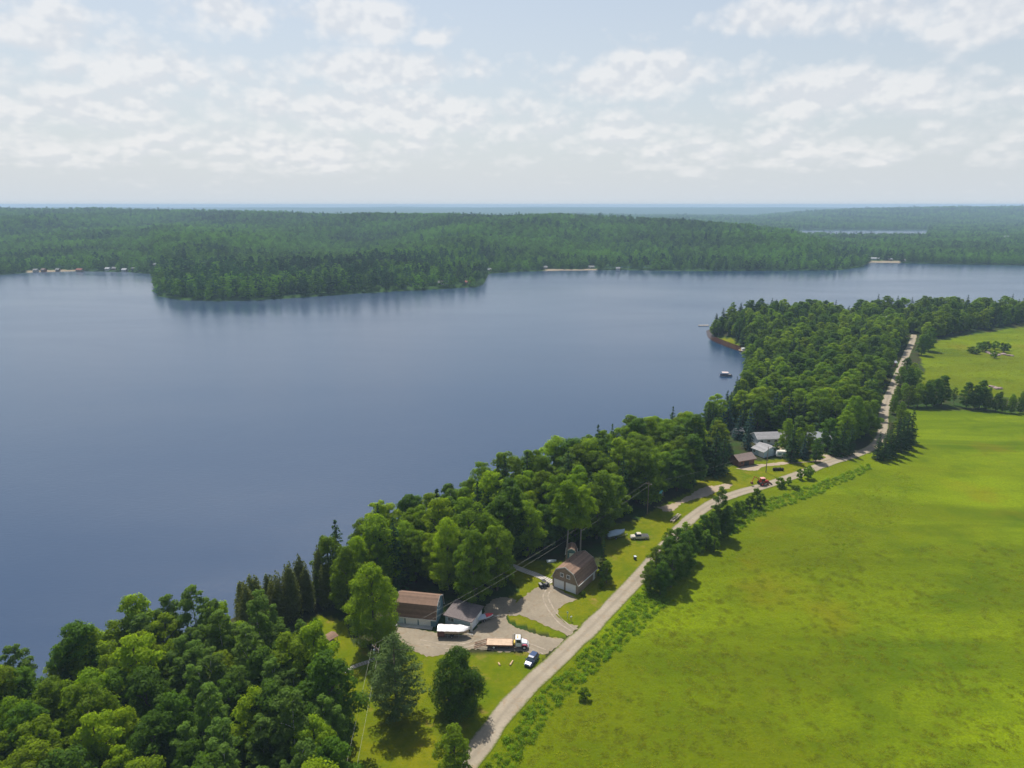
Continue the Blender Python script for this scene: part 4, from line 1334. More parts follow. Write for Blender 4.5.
def boats():
    # big boat under a shiny white tarp on a trailer
    x, y = AT(455, 635.5)
    e = empty('covered_boat', x, y, None, R(-3))
    trailer(e, 6.2, 2.2, .45, -.6, 1.1)
    beige = plain('beige_hull', (0.40, 0.31, 0.22), .45)
    MB().loft(hull_mb(6.4, 2.4, 1.25, .62)).build('hull', beige, e)
    tz = 2.15
    n = 12
    top = []
    for i in range(n + 1):
        t = i / n
        X = -3.9 + 7.3 * t
        w = 1.35 * (1 - max(0, (t - .72) / .28) ** 1.6 * .92) + .06 * math.sin(i * 2.6)
        r_ = tz + .32 + .07 * math.sin(i * 2.1)
        top.append([(X, -w, tz - .22 + .05 * math.sin(i * 3.1)), (X, -w * .5, tz + .12), (X, 0, r_), (X, w * .5, tz + .14), (X, w, tz - .2 + .05 * math.sin(i * 1.7)), (X, w * .96, tz - .26), (X, 0, tz - .1), (X, -w * .96, tz - .28)])
    MB().loft(top).build('tarp', plain('white_tarp', (.78, .74, .72), .3, 0, .1), e)
    for X in (-3.7, -1.5, 1.0):
        MB().tube((X, -1.1, .05), (X, -1.1, tz - .15), .03).tube((X, 1.1, .05), (X, 1.1, tz - .15), .03).build('tarp_pole', GALV, e)
    MB().box(-3.85, -3.35, -1.2, 1.2, .45, 1.9).box(-3.4, -2.2, -1.28, -1.2, .5, 1.85).build('side_flap', plain('brown_canvas', (.14, .06, .045), .8), e)
    tag(e, 'large beige boat on a trailer under a bright white tarp in the gravel yard', 'boat')
    # small white boat with a red cover
    x, y = AT(484.5, 620)
    e = empty('small_boat', x, y, None, R(22))
    trailer(e, 3.9, 1.5, .38, -.3, 2.2)
    MB().loft(hull_mb(4.3, 1.7, .62, .48)).build('hull', plain('white_hull', (.55, .60, .66), .3), e)
    MB().loft([[(-2.1, -.78, 1.12), (-2.1, .78, 1.12), (-2.1, .4, 1.22), (-2.1, -.4, 1.22)], [(.2, -.78, 1.14), (.2, .78, 1.14), (.2, .3, 1.42), (.2, -.3, 1.42)]]).build('deck_cover', plain('grey_canvas', (.42, .47, .52), .7), e)
    MB().loft([[(.22, -.78, 1.13), (.22, .78, 1.13), (.22, .3, 1.44), (.22, -.3, 1.44)], [(1.5, -.58, 1.18), (1.5, .58, 1.18), (1.5, .2, 1.38), (1.5, -.2, 1.38)], [(2.2, -.06, 1.26), (2.2, .06, 1.26), (2.2, .04, 1.3), (2.2, -.04, 1.3)]]).build('bow_cover', plain('red_canvas', (.48, .03, .04), .6), e)
    tag(e, 'small pale boat with a red bow cover on a trailer beside the low garage', 'boat')
    # blue tarp boat on the lawn
    x, y = AT(615.5, 537.5)
    e = empty('tarped_boat', x, y, None, R(22))
    trailer(e, 5.6, 2.2, .42, -.5, 1.3)
    MB().loft(hull_mb(6.0, 2.4, 1.0, .55)).build('hull', plain('olive_hull', (.16, .19, .15), .5), e)
    rg = []
    for i in range(9):
        t = i / 8
        X = -3.1 + 6.1 * t
        w = 1.25 * (1 - max(0, (t - .5) / .5) ** 2 * .9)
        zz = 1.55 + .2 * t * t
        rd = zz + .95 * (1 - abs(t - .45) * .9) + .05 * math.sin(i * 4)
        rg.append([(X, -w, zz - .25), (X, -w * .96, zz), (X, -w * .35, rd - .15), (X, 0, rd), (X, w * .35, rd - .15), (X, w * .96, zz), (X, w, zz - .25)])
    MB().loft(rg).build('tarp', plain('blue_grey_tarp', (.34, .42, .52), .5, 0, .15), e)
    MB().box(-3.5, -3.1, -.25, .25, .5, 1.5).build('outboard_motor', BLACK, e, bevel=.05)
    tag(e, 'boat on a trailer wrapped in a blue-grey tarp at the wood edge by the lawn', 'boat')
    # pontoon boat on the lake
    x, y = AT(726, 376, 0)
    e = empty('pontoon_boat', x, y, 0, R(-6))
    for s in (-1, 1):
        m = MB()
        m.tube((-3.6, s * .95, .12), (3.2, s * .95, .12), .32, .32, 12).tube((3.2, s * .95, .12), (3.9, s * .95, .22), .32, .05, 12)
        m.build('pontoon', GALV, e)
    MB().box(-3.7, 3.4, -1.25, 1.25, .45, .55).build('deck', plain('pontoon_deck', (.45, .43, .40), .7), e)
    MB().box(-3.6, 3.3, -1.24, -1.19, .55, 1.15).box(-3.6, 3.3, 1.19, 1.24, .55, 1.15).box(3.28, 3.33, -1.19, 1.19, .55, 1.15).box(-3.65, -3.6, -1.19, 1.19, .55, 1.15).build('fence', plain('dark_blue_panel', (.08, .10, .18), .4), e)
    MB().prism([(-1.3, 2.2), (-1.0, 2.42), (1.0, 2.42), (1.3, 2.2), (1.0, 2.36), (-1.0, 2.36)], -2.6, 1.2, 'X').build('canopy', plain('pink_canopy', (.62, .50, .46), .7), e)
    for X in (-2.4, 1.0):
        for s in (-1, 1):
            MB().tube((X, s * 1.2, .6), (X, s * 1.2, 2.25), .025).build('canopy_pole', GALV, e)
    MB().box(-3.4, -1.2, -1.1, -.5, .56, .95).box(1.6, 3.1, .5, 1.1, .56, .95).build('bench', plain('cream_vinyl', (.6, .55, .48), .5), e, bevel=.04)
    tag(e, 'pontoon boat with a pale canopy moored off the wooded shore', 'boat')

def side_by_side(x, y, rz):
    e = empty('utility_vehicle', x, y, None, rz)
    body_loft([(-1.35, .6, .6, .45, .75), (-1.2, .66, .64, .4, .85), (.2, .66, .62, .35, .7), (.9, .62, .5, .4, .9), (1.35, .45, .4, .45, .75)]).build('body', BLACK, e)
    for s in (-1, 1):
        for wx in (-.9, .95):
            wheel(e, wx, s * .62, .34, .26, STEEL, s)
        MB().path([(.7, s * .6, .85), (.35, s * .55, 1.75), (-.6, s * .55, 1.78), (-.75, s * .6, .8)], .035, 6).build('roll_cage', DARKSTEEL, e)
        MB().box(-.45, .05, min(s * .08, s * .5), max(s * .08, s * .5), .7, .86).box(-.55, -.42, min(s * .08, s * .5), max(s * .08, s * .5), .8, 1.3).build('seat', plain('grey_vinyl', (.10, .10, .10), .6), e)
        MB().box(1.3, 1.38, min(s * .22, s * .42), max(s * .22, s * .42), .66, .78).build('headlight', plain('lamp_glass', (.8, .8, .75), .1), e)
    MB().box(-.62, .36, -.58, .58, 1.79, 1.83).build('roof', BLACK, e)
    MB().box(-1.35, -.75, -.6, .6, .86, 1.1).build('cargo_box', plain('cargo_grey', (.22, .22, .22), .6), e)
    tag(e, 'black side-by-side utility vehicle parked by the tan garage corner', 'utility vehicle')

def backhoe(x, y, rz):
    e = empty('backhoe', x, y, None, rz)
    RP = RED_PAINT
    MB().box(-1.3, 1.9, -.45, .45, .7, 1.1).build('chassis', DARKSTEEL, e)
    MB().box(.6, 2.1, -.42, .42, 1.1, 1.7, .05, .05).build('hood', RP, e, bevel=.05)
    MB().loft([[(-.95, -.7, 1.0), (-.95, .7, 1.0), (-.85, .6, 2.55), (-.85, -.6, 2.55)], [(.6, -.7, 1.0), (.6, .7, 1.0), (.45, .6, 2.6), (.45, -.6, 2.6)]]).build('cab', RP, e, bevel=.04)
    MB().box(-1.05, .65, -.72, .72, 2.6, 2.72).build('cab_roof', plain('pink_faded_roof', (.60, .28, .25), .5), e, bevel=.03)
    for s in (-1, 1):
        lo, hi = sorted((s * .665, s * .70))
        MB().box(-.75, .4, lo, hi, 1.6, 2.35).build('side_window', GLASS, e)
        wheel(e, -.75, s * .98, .75, .45, RP, s)
        wheel(e, 1.5, s * .85, .45, .3, RP, s)
    MB().box(.56, .64, -.52, .52, 1.8, 2.4).build('windshield', GLASS, e)
    m = MB()
    m.path([(-1.2, 0, 1.1), (-1.9, 0, 2.6), (-3.4, 0, 3.5)], [.16, .15, .12], 4)
    m.build('boom', RP, e)
    MB().path([(-3.4, 0, 3.5), (-4.2, 0, 1.6)], [.12, .09], 4).build('dipper', RP, e)
    MB().prism([(-4.6, 1.6), (-4.0, 1.6), (-3.7, 1.0), (-4.1, .65), (-4.6, .9)], -.32, .32).build('bucket', RUST, e)
    MB().path([(1.3, -.62, 1.2), (2.3, -.62, .95), (2.9, -.62, .5)], .08, 4).path([(1.3, .62, 1.2), (2.3, .62, .95), (2.9, .62, .5)], .08, 4).build('loader_arm', RP, e)
    MB().prism([(2.8, .1), (3.5, .08), (3.4, .2), (3.0, .35), (2.95, .8), (2.8, .8)], -.95, .95).build('loader_bucket', DARKSTEEL, e)
    MB().tube((1.5, .2, 1.7), (1.5, .2, 2.4), .05).build('exhaust', DARKSTEEL, e)
    tag(e, 'red backhoe tractor with raised digging arm working at the road edge', 'backhoe')

def pole(x, y, h, label, arm_rz=0.0, can=True, lamp=False, z=None):
    e = empty('utility_pole', x, y, z, arm_rz)
    MB().tube((0, 0, -.5), (0, 0, h), .17, .11, 10).build('post', POLEWOOD, e)
    if not lamp:
        a = MB().box(-1.15, 1.15, -.07, .07, h - .75, h - .60).tube((-.7, .02, h - .68), (0, .02, h - 1.4), .025).tube((.7, .02, h - .68), (0, .02, h - 1.4), .025).build('crossarm', POLEWOOD, e)
        for xx in (-1.0, -.35, 1.0):
            MB().tube((xx, 0, h - .6), (xx, 0, h - .38), .05, .03, 8).build('insulator', plain('porcelain', (.5, .5, .46), .3), a)
    if can:
        t = MB().tube((.42, 0, h - 2.2), (.42, 0, h - 1.25), .28, .28, 14).tube((.42, 0, h - 1.25), (.42, 0, h - 1.12), .28, .12, 14).build('transformer', plain('transformer_grey', (.42, .47, .5), .45), e)
        MB().tube((.42, 0, h - 1.1), (.42, 0, h - .9), .05, .03, 8).build('bushing', plain('brown_porcelain', (.25, .1, .05), .3), t)
    if lamp:
        MB().path([(0, 0, h - .8), (.7, 0, h - .45), (1.3, 0, h - .4)], .04, 6).build('lamp_arm', GALV, e)
        MB().loft([[(1.2, -.12, h - .5), (1.2, .12, h - .5), (1.2, .1, h - .36), (1.2, -.1, h - .36)], [(1.8, -.14, h - .52), (1.8, .14, h - .52), (1.8, .08, h - .4), (1.8, -.08, h - .4)]]).build('lamp_head', DARKSTEEL, e)
    tag(e, label, 'utility pole')
    return e

def wire(a, b, sag, label, r=.013, n=28):
    m = MB()
    pts = []
    a, b = Vector(a), Vector(b)
    for i in range(n + 1):
        t = i / n
        p = a.lerp(b, t)
        p.z -= 4 * sag * t * (1 - t)
        pts.append(tuple(p))
    m.path(pts, r, 4)
    o = m.build('power_line', plain('aluminium_cable', (.30, .30, .26), .6, .2), None)
    tag(o, label, 'power line', 'overhead power lines along the shore lots')
    return o

def small_things():
    # power line along the shore lots
    P1 = (-27.1, 118.0); P3 = (42.9, 199.2); P0 = (-23.5, 58.0); P4 = (93.2, 234.3)
    pole(*P1, 10.5, 'wooden utility pole with a grey transformer beside the big pine', R(138))
    pole(*P3, 11.0, 'tall bare utility pole at the wood edge above the lawn', R(140), can=False)
    pole(*P4, 10.0, 'utility pole with a street lamp on the grass of the far hamlet', R(-20), can=False, lamp=True)
    pole(*P0, 10.5, 'utility pole on the near lawn beside the edge of the near wood', R(0), can=False)
    z1 = hz(*P1) + 10.1; z3 = hz(*P3) + 10.6; z0 = hz(*P0) + 10.1; z4 = hz(*P4) + 9.6
    for k, (o, s) in enumerate(((-1.0, 'lakeside'), (1.0, 'roadside'))):
        c1, s1 = math.cos(R(48)) * o, math.sin(R(48)) * o
        c3, s3 = math.cos(R(50)) * o, math.sin(R(50)) * o
        wire((P1[0] - s1 * .9 + .0, P1[1] + c1 * .9, z1), (P3[0] - s3 * .9, P3[1] + c3 * .9, z3), 1.6 + .1 * k, '%s overhead wire from the transformer pole over the gravel yard to the wood edge pole' % s)
        wire((P1[0] + c1, P1[1] + s1, z1), (P0[0] + o, P0[1], z0), .8, '%s overhead wire running over the near lawn from the transformer pole' % s)
    wire((P3[0], P3[1], z3), (P4[0], P4[1], z4), 1.2, 'single wire from the wood edge pole to the hamlet lamp pole', .012)
    wire((P1[0], P1[1], z1 - 1.2), (-35.5, 112.0, hz(-35.5, 112) + .1), .0, 'thin guy wire slanting from the transformer pole to the shaded lawn', .014, 6)
    # mailbox / sign post by the drive
    x, y = AT(571, 621.5)
    e = empty('mailbox', x, y, None, R(-40))
    MB().box(-.05, .05, -.05, .05, -.2, 1.15).build('post', POLEWOOD, e)
    MB().prism([(-.12, 1.15), (.12, 1.15), (.12, 1.3), (.08, 1.39), (0, 1.42), (-.08, 1.39), (-.12, 1.3)], -.28, .28).build('box', plain('mailbox_grey', (.45, .5, .48), .4, .3), e)
    tag(e, 'rounded grey mailbox on a post in the grass by the drive mouth', 'mailbox')
    x, y = AT(567.5, 619)
    e = empty('road_sign', x, y, None, R(-30))
    MB().box(-.04, .04, -.03, .03, -.2, 1.9).build('post', GALV, e)
    MB().box(-.22, .22, -.055, -.032, 1.55, 2.0).build('plate', plain('pale_green_plate', (.25, .45, .38), .4), e)
    tag(e, 'small pale green plate on a post beside the grey mailbox', 'sign')
    # wheelie bin
    x, y = AT(635, 559.5)
    e = empty('wheelie_bin', x, y, None, R(20))
    MB().box(-.26, .26, -.30, .30, .05, .95, -.05, -.05).build('body', plain('dark_blue_plastic', (.02, .035, .12), .4), e)
    MB().box(-.33, .33, -.38, .37, .955, 1.03).build('lid', plain('pale_lid', (.5, .54, .58), .5), e)
    MB().tube((-.26, .30, .12), (-.2, .30, .12), .12, .12, 10).tube((.2, .30, .12), (.26, .30, .12), .12, .12, 10).build('wheel', RUBBER, e)
    tag(e, 'dark blue wheelie bin with a pale lid alone on the lawn', 'wheelie bin')
    # plank ramp / timber on the grass near the road
    a = at(671.5, 523); b = at(679.5, 515.5)
    x, y = (a + b) / 2
    L = float(np.linalg.norm(b - a))
    e = empty('timber_trailer', float(x), float(y), None, math.atan2(b[1] - a[1], b[0] - a[0]))
    MB().box(-L / 2, L / 2, -.55, -.3, .45, .62).box(-L / 2, L / 2, .3, .55, .45, .62).build('beam', plain('old_timber', (.30, .22, .17), .9, 0, .3), e)
    cr = MB()
    for k in range(6):
        X = -L / 2 + L * (k + .5) / 6
        cr.box(X - .12, X + .12, -.7, .7, .625, .70)
    cr.build('cross_plank', GREYWOOD, e)
    for s in (-1, 1):
        wheel(e, .5, s * .78, .3, .18, RUST, s)
    tag(e, 'long low timber-framed trailer lying on the grass strip beside the road', 'trailer')
    # loose logs on the lawn near the truck
    for (px, py, rz, L) in ((511.5, 663.5, 1.15, 1.6), (499.3, 664.5, 1.9, .9)):
        x, y = AT(px, py)
        o = MB().tube((-L / 2, 0, .16), (L / 2, .05, .16), .19, .15, 9).build('log', plain('split_log', (.52, .36, .20), .9, 0, .25), None, loc=(x, y, hz(x, y) + .0), rz=rz)
        tag(o, ('longer' if L > 1 else 'shorter') + ' pale log lying on the lawn below the flatbed truck', 'log')
    # overturned white dinghy behind the garage
    x, y = AT(551.5, 561.5)
    e = empty('dinghy', x, y, None, R(10))
    rr = [[(p[0], p[1], 1.0 - p[2]) for p in r_] for r_ in hull_mb(2.7, 1.2, .55, .42)]
    MB().loft(rr).build('hull', plain('dinghy_white', (.55, .6, .62), .4), e)
    MB().box(-1.0, -.8, -.5, .5, 0, .12).box(.7, .9, -.4, .4, 0, .12).build('support', POLEWOOD, e)
    tag(e, 'small white dinghy turned upside down in the shade behind the drive', 'dinghy')
    # low picnic pavilion roof at the left lawn
    x, y = AT(330.5, 641)
    e = empty('garden_shelter', x, y, None, R(-38))
    MB().prism([(-2.1, 2.1), (0, 2.75), (2.1, 2.1), (2.1, 2.2), (0, 2.87), (-2.1, 2.2)], -2.2, 2.2).build('roof', ROOF_BROWN, e)
    for sx in (-1, 1):
        for sy in (-1, 1):
            MB().box(sx * 1.7 - .07, sx * 1.7 + .07, sy * 1.8 - .07, sy * 1.8 + .07, -.3, 2.22).build('post', TRIM, e)
    MB().box(-1.2, 1.2, -.45, .45, .70, .76).box(-1.2, 1.2, -.85, -.6, .42, .46).box(-1.2, 1.2, .6, .85, .42, .46).box(-.9, -.8, -.85, .85, .0, .7).box(.8, .9, -.85, .85, .0, .7).build('table', GREYWOOD, e)
    e.scale = (.62, .62, .62)
    tag(e, 'low brown-roofed garden shelter on the sunny strip of lawn left of the barn', 'shelter')
    keep_clear(x, y, 2.0)
    keep_clear(x - 1, y - 5, 1.5)
    # plank walkway, and the boardwalk behind the garage
    def boards(name, pts, w, label, z=.10, mat=GREYWOOD):
        L = catmull([AT(*p) for p in pts], .55)
        T = np.gradient(L, axis=0); T /= np.linalg.norm(T, axis=1)[:, None]
        m = MB()
        for p, t in zip(L, T):
            n = np.array([-t[1], t[0]])
            zz = hz(*p)
            a_, b_, c_, d_ = p - t * .25 - n * w / 2, p + t * .25 - n * w / 2, p + t * .25 + n * w / 2, p - t * .25 + n * w / 2
            jz = random.uniform(-.01, .01)
            m.slab((a_[0], a_[1], zz + z + jz), (b_[0], b_[1], zz + z + jz), (c_[0], c_[1], zz + z + jz), (d_[0], d_[1], zz + z + jz), .12 + z)
        o = m.build(name, mat, None)
        tag(o, label, 'walkway')
    boards('walkway', [(344.5, 672), (352, 668), (360, 664.5), (368, 662), (374, 659)], 1.1, 'grey plank walkway crossing the shaded lawn left of the transformer pole')
    boards('boardwalk', [(505, 562.5), (515, 567), (525, 571), (535, 574.5), (544, 578.5), (552, 582)], 1.9, 'pale boardwalk leading from the trees to the tan garage', mat=plain('pale_planks', (.46, .42, .37), .9, 0, .2, 4))
    # docks
    for (px, py, L, W, rz, lab, boat) in ((703.5, 325.8, 9, 2.2, R(4), 'low brown dock off the tip of the far point', False), (743.5, 351.0, 6, 4.5, R(10), 'pale dock with gear at the end of the rusty shallows', True),
                                    (681, 435.5, 5, 3, R(30), 'pale dock corner showing between trees on the near shore', False)):
        x, y = AT(px, py, 0)
        e = empty('dock', x, y, 0, rz)
        MB().box(-L / 2, L / 2, -W / 2, W / 2, .45, .6).build('deck', plain('dock_boards', (.42, .34, .26), .9, 0, .25), e)
        pm = MB()
        for sx in (-1, 0, 1):
            for sy in (-1, 1):
                pm.tube((sx * L * .46, sy * W * .45, -2.5), (sx * L * .46, sy * W * .45, .9), .1)
        pm.build('piling', POLEWOOD, e)
        if boat:
            MB().box(-1.6, 1.2, -1.2, 1.0, .62, 2.2).build('locker', WHITE, e, bevel=.1)
            MB().box(-2.8, -2.3, -.3, .3, .62, 1.8).build('jacket_box', plain('yellow_paint', (.65, .42, .03), .5), e)
        tag(e, lab, 'dock')
    # dark low hedge in the hamlet grass, in clipped clumps
    e = empty('hedge', *AT(778, 470.6), None, R(2))
    e.scale = (.62, .8, .8)
    rng = np.random.default_rng(5)
    C, Nn = [], []
    for k in range(5):
        c = np.array([-2.6 + k * 1.3, rng.normal() * .1, .75]); d = sph(420, rng)
        C.append(c + d * np.array([.75, .6, .75])); Nn.append(d + sph(420, rng) * .4)
    V = quads(np.concatenate(C), np.concatenate(Nn), .3, rng)
    link(bpy.data.objects.new('foliage', mesh_np('foliage', V, np.arange(len(V)).reshape(-1, 4), leaf_mat('barberry_leaves', (.035, .022, .016), (.05, .02, .012), .2))), e)
    MB().box(-3, 3, -.1, .1, -.1, .5).build('stem', BARK, e)
    tag(e, 'low dark purple-brown hedge on the grass by the hamlet lamp pole', 'hedge')
    # wheelie bins and mailboxes by the far straight
    for px, py, lab in ((872.5, 412.5, 'dark bin at the roadside where the tree shade crosses the far road'),):
        x, y = AT(px, py)
        e = empty('wheelie_bin', x, y, None, .4)
        MB().box(-.4, .4, -.4, .4, 0, 1.2, -.05, -.05).build('body', BLACK, e)
        MB().box(-.46, .46, -.46, .46, 1.205, 1.3).build('lid', BLACK, e)
        tag(e, lab, 'wheelie bin')
    # little white camper by the hamlet
    x, y = AT(781, 457)
    e = empty('camper_trailer', x, y, None, R(-8))
    MB().prism([(-1.9, .55), (1.9, .55), (2.1, 1.4), (1.7, 2.5), (-1.8, 2.55), (-2.05, 1.3)], -1.1, 1.1).build('body', WHITE, e, bevel=.05)
    MB().box(-1.85, 1.75, -1.0, 1.0, 2.56, 2.66).build('roof_panel', plain('cream_roof', (.6, .55, .47), .6), e)
    MB().box(-1.4, -.2, -1.14, -1.104, 1.3, 1.95).box(.4, 1.3, -1.14, -1.104, 1.3, 1.95).build('window', plain('teal_glass', (.12, .28, .30), .15), e)
    MB().box(-.1, .5, -1.13, -1.103, .6, 1.2).build('hatch', GALV, e)
    for s in (-1, 1):
        wheel(e, -.2, s * 1.0, .36, .2, GALV, s)
    MB().path([(1.9, -.6, .5), (3.1, 0, .5), (1.9, .6, .5)], .05, 4).build('tow_bar', DARKSTEEL, e)
    tag(e, 'small white camper trailer with teal windows beside the hamlet drive', 'camper')
    keep_clear(x, y, 4)
    # turquoise tarp-covered thing in the deep shade
    x, y = AT(660.5, 497.5)
    e = empty('canoe_rack', x, y, None, R(60))
    MB().box(-1.2, -1.1, -.7, .7, 0, 1.9).box(1.1, 1.2, -.7, .7, 0, 1.9).build('rack', POLEWOOD, e)
    for zz in (.75, 1.95):
        rg = []
        for i in range(9):
            t = i / 8; w = .42 * math.sin(PI * min(max(t, .03), .97)) + .02
            X = -2.3 + 4.6 * t
            rg.append([(X, -w, zz), (X, -w * .7, zz + .26), (X, 0, zz + .36), (X, w * .7, zz + .26), (X, w, zz)])
        MB().loft(rg).build('canoe', plain('turquoise_hull', (.16, .50, .47), .4), e)
    tag(e, 'rack with two turquoise canoes in the deep shade behind the wood edge pole', 'canoe rack')
    keep_clear(x, y, 2.2)
    # reddish brush heap and boulders in the upper field
    for i, (px, py) in enumerate([(992, 355), (998, 356.5), (1003, 355.5), (1010, 357), (987, 353.5), (992, 388), (998, 389.5)]):
        x, y = AT(px, py)
        rng = np.random.default_rng(100 + i)
        V = sph(60, rng)
        import bmesh
        bm = bmesh.new()
        bmesh.ops.create_icosphere(bm, subdivisions=2, radius=1.0)
        for v in bm.verts:
            k = 1 + .25 * math.sin(v.co.x * 3 + i) * math.cos(v.co.y * 4 + i) + rng.normal() * .05
            v.co = Vector((v.co.x * 2.2 * k, v.co.y * 1.5 * k, v.co.z * .8 * k))
        me = bpy.data.meshes.new('boulder'); bm.to_mesh(me); bm.free()
        me.materials.append(plain('field_stone', (.26, .19, .17), .95, 0, .3, 1.5, .5))
        o = link(bpy.data.objects.new('boulder', me)); o.location = (x, y, hz(x, y) + .2); o.rotation_euler.z = i
        g = 'boulders in the upper field' if i < 5 else 'boulders by the field hedgerow'
        tag(o, 'reddish-grey field boulder in the bushy stone heap of the upper field' if i < 5 else 'reddish field boulder by the hedgerow at the right edge', 'boulder', g)

# ------------------------------------------------------------------ TREE LAYOUT
def ok(x, y, r=0.0):
    return all((x - a) ** 2 + (y - b) ** 2 > (c + r) ** 2 for a, b, c in EXCL)

def tree_layout():
    T = lambda key, px, py, h, wr=1.0, label=None, group=None, z=G: put_tree(key, *AT(px, py, z), h, wr, label, group)
    # --- single trees that stand out
    T('bigpine', 397, 716, 17.5, 1.0, 'broad soft-needled pine standing on the near lawn beside the utility pole')
    T('roundmaple', 458, 712, 14.0, .98, 'dense round dark maple on the near lawn right of the pine')
    T('deep2', 317, 652, 8.5, .9, 'dark small tree overhanging the brown roof of the garden shelter')
    T('bright1', 455, 778, 10.5, 1.15, 'leafy tree at the bottom edge beside the gravel road')
    T('giant', 375, 648, 20.5, 1.0, 'huge bright yellow-green tree towering left of the blue barn')
    T('giant_b', 349, 612, 18, .85, 'tall green tree behind the huge bright tree left of the barn')
    T('giant', 360, 596, 17, .8, 'bright tree crown directly behind the barn roof nearer the lake', None)
    T('spruce1', 602.5, 577, 12, .62, 'slender dark spruce against the back of the tan garage')
    T('sapling0', 606.5, 583, 6.5, .9, 'small leafy tree at the back corner of the tan garage')
    T('sapling1', 601, 588, 2.6, 1.1, 'little bush by the rear eave of the tan garage')
    T('shrub0', 583, 596, 1.4, .9, 'tiny bush at the front corner of the tan garage')
    T('poplar0', 566, 566, 25, 1.0, 'very tall tree with a bare pale trunk left of the garage spruce')
    T('poplar1', 580, 564, 23, 1.0, 'tall tree with a straight pale trunk just above the tan garage')
    T('maple3', 528, 557, 17, 1.0, 'round light green maple overhanging the boardwalk')
    T('giant_b', 474, 604, 20, .95, 'broad dark green tree right behind the low garage')
    T('giant', 448, 590, 20, .85, 'tall leafy tree behind the blue barn gable')
    T('maple0', 497, 590, 18, .95, 'maple overhanging the shaded gravel beside the low garage')
    T('bright1', 433, 583, 14, .9, 'light green tree low behind the barn roof')
    T('bright0', 588, 538, 9, .8, 'small bright tree below the tall pale trunks')
    T('shrub1', 583.5, 699, 2.6, .95, 'single round bush standing in the near meadow')
    # --- roadside clump on the meadow side
    g = 'trees along the meadow side of the road'
    lab = 'dark leafy tree in the roadside clump on the meadow edge'
    for k, (px, py, h, kk) in enumerate([(650, 592, 8.5, 'maple'), (660, 594, 9, 'deep'), (671, 587, 12, 'deep'), (682, 577, 10, 'deep'), (655, 580, 10, 'bright'), (666, 574, 10.5, 'deep'), (677, 565, 11, 'deep'),
                        (688, 560, 9, 'deep'), (668, 556, 8.5, 'bright'), (695, 549, 7.5, 'deep'), (685, 546, 7.5, 'bright'), (703, 541, 8.5, 'deep')]):
        T(kk + str(k % 4), px, py, h, 1.05, lab, g)
    T('aspen1', 719, 536, 15.5, 1.15, 'tallest narrow tree of the roadside row at the meadow edge')
    for k, (px, py, h) in enumerate([(711, 541, 9), (724, 538, 9), (727, 527, 7), (735, 520, 6.5), (741, 515, 5), (747, 511, 4.5), (756, 507, 6.5), (763, 504, 3), (714, 552, 4.5), (706, 549, 6)]):
        T('sapling%d' % (k % 2) if k > 1 else 'deep%d' % k, px, py, h, 1.05, 'smaller leafy tree of the thinning row between meadow and road', 'smaller trees of the roadside row')
    for k, (px, py, h, lab) in enumerate([(781, 487.5, 3.6, 'broad round roadside bush just right of the backhoe'), (788.5, 485, 3.2, 'thin roadside bush beside the broad round one'), (800, 479.5, 4.2, 'slim roadside bush at the meadow edge, left one of the pair'),
                                  (808, 479, 5.0, 'taller roadside bush at the meadow edge, right one of the pair'), (797, 490, 1.8, 'low scrub bush inside the meadow below the roadside pair'), (793, 489, 1.4, 'lowest scrub bush in the meadow near the backhoe')]):
        T('shrub%d' % (k % 2), px, py, h, (1.15, .6, .6, .8, 1.2, 1.1)[k], lab)
    # --- spruce row at the bend
    for k, (px, py, h) in enumerate([(877, 460, 11.5), (883.5, 459.5, 12.5), (889, 457.5, 13.5), (894.5, 455, 14), (900, 451.5, 14.5), (905, 448, 15), (909.5, 443, 15.5), (888, 452, 12), (897, 446, 13)]):
        T('spruce%d' % (k % 4), px, py, h, 1.0, 'dark spruce in the tight row inside the road bend', 'spruces in the row at the road bend')
    for k, (px, py, h) in enumerate([(893, 414, 9), (900, 418, 8), (896, 404, 9), (905, 428, 8), (899, 431, 10), (903, 402, 10)]):
        T(pick('maple'), px, py, h, .9, 'leafy roadside tree between the far road and the meadow corner', 'leafy trees at the meadow corner')
    # --- hedgerow between the meadows
    for k, (px, py, h, kk) in enumerate([(908, 407, 11, 'maple'), (917, 407, 12, 'maple'), (926, 407, 13, 'deep'), (934, 406, 14, 'deep'), (941, 405, 15, 'deep'), (928, 402, 12, 'bright'), (953, 405, 9, 'aspen'),
                        (966, 408, 13, 'deep'), (974, 409, 12, 'deep'), (979, 408, 14, 'deep'), (986, 410, 9, 'maple'), (995, 411, 9, 'deep'), (1002, 412, 7, 'maple'), (1011, 413, 8, 'maple'), (1020, 413, 7, 'deep'), (1030, 413, 8, 'maple'), (988, 400, 7, 'maple'), (1000, 402, 6, 'bright'), (1012, 405, 6, 'maple'), (1022, 404, 7, 'maple')]):
        T(kk + str(k % 4), px, py, h, .95, 'leafy tree in the hedgerow dividing the lower and upper meadows', 'hedgerow trees between the meadows')
    for k, (px, py, h, kk) in enumerate([(908, 392, 13, 'deep'), (915, 390, 12, 'maple'), (900, 386, 11, 'maple'), (905, 380, 13, 'deep'), (912, 382, 11, 'bright'), (921, 356, 14, 'deep'), (928, 352, 16, 'deep'), (924, 347, 13, 'maple')]):
        T(kk + str(k % 4), px, py, h, 1.0, 'leafy tree on the meadow side of the far straight road', 'trees beside the far straight road')
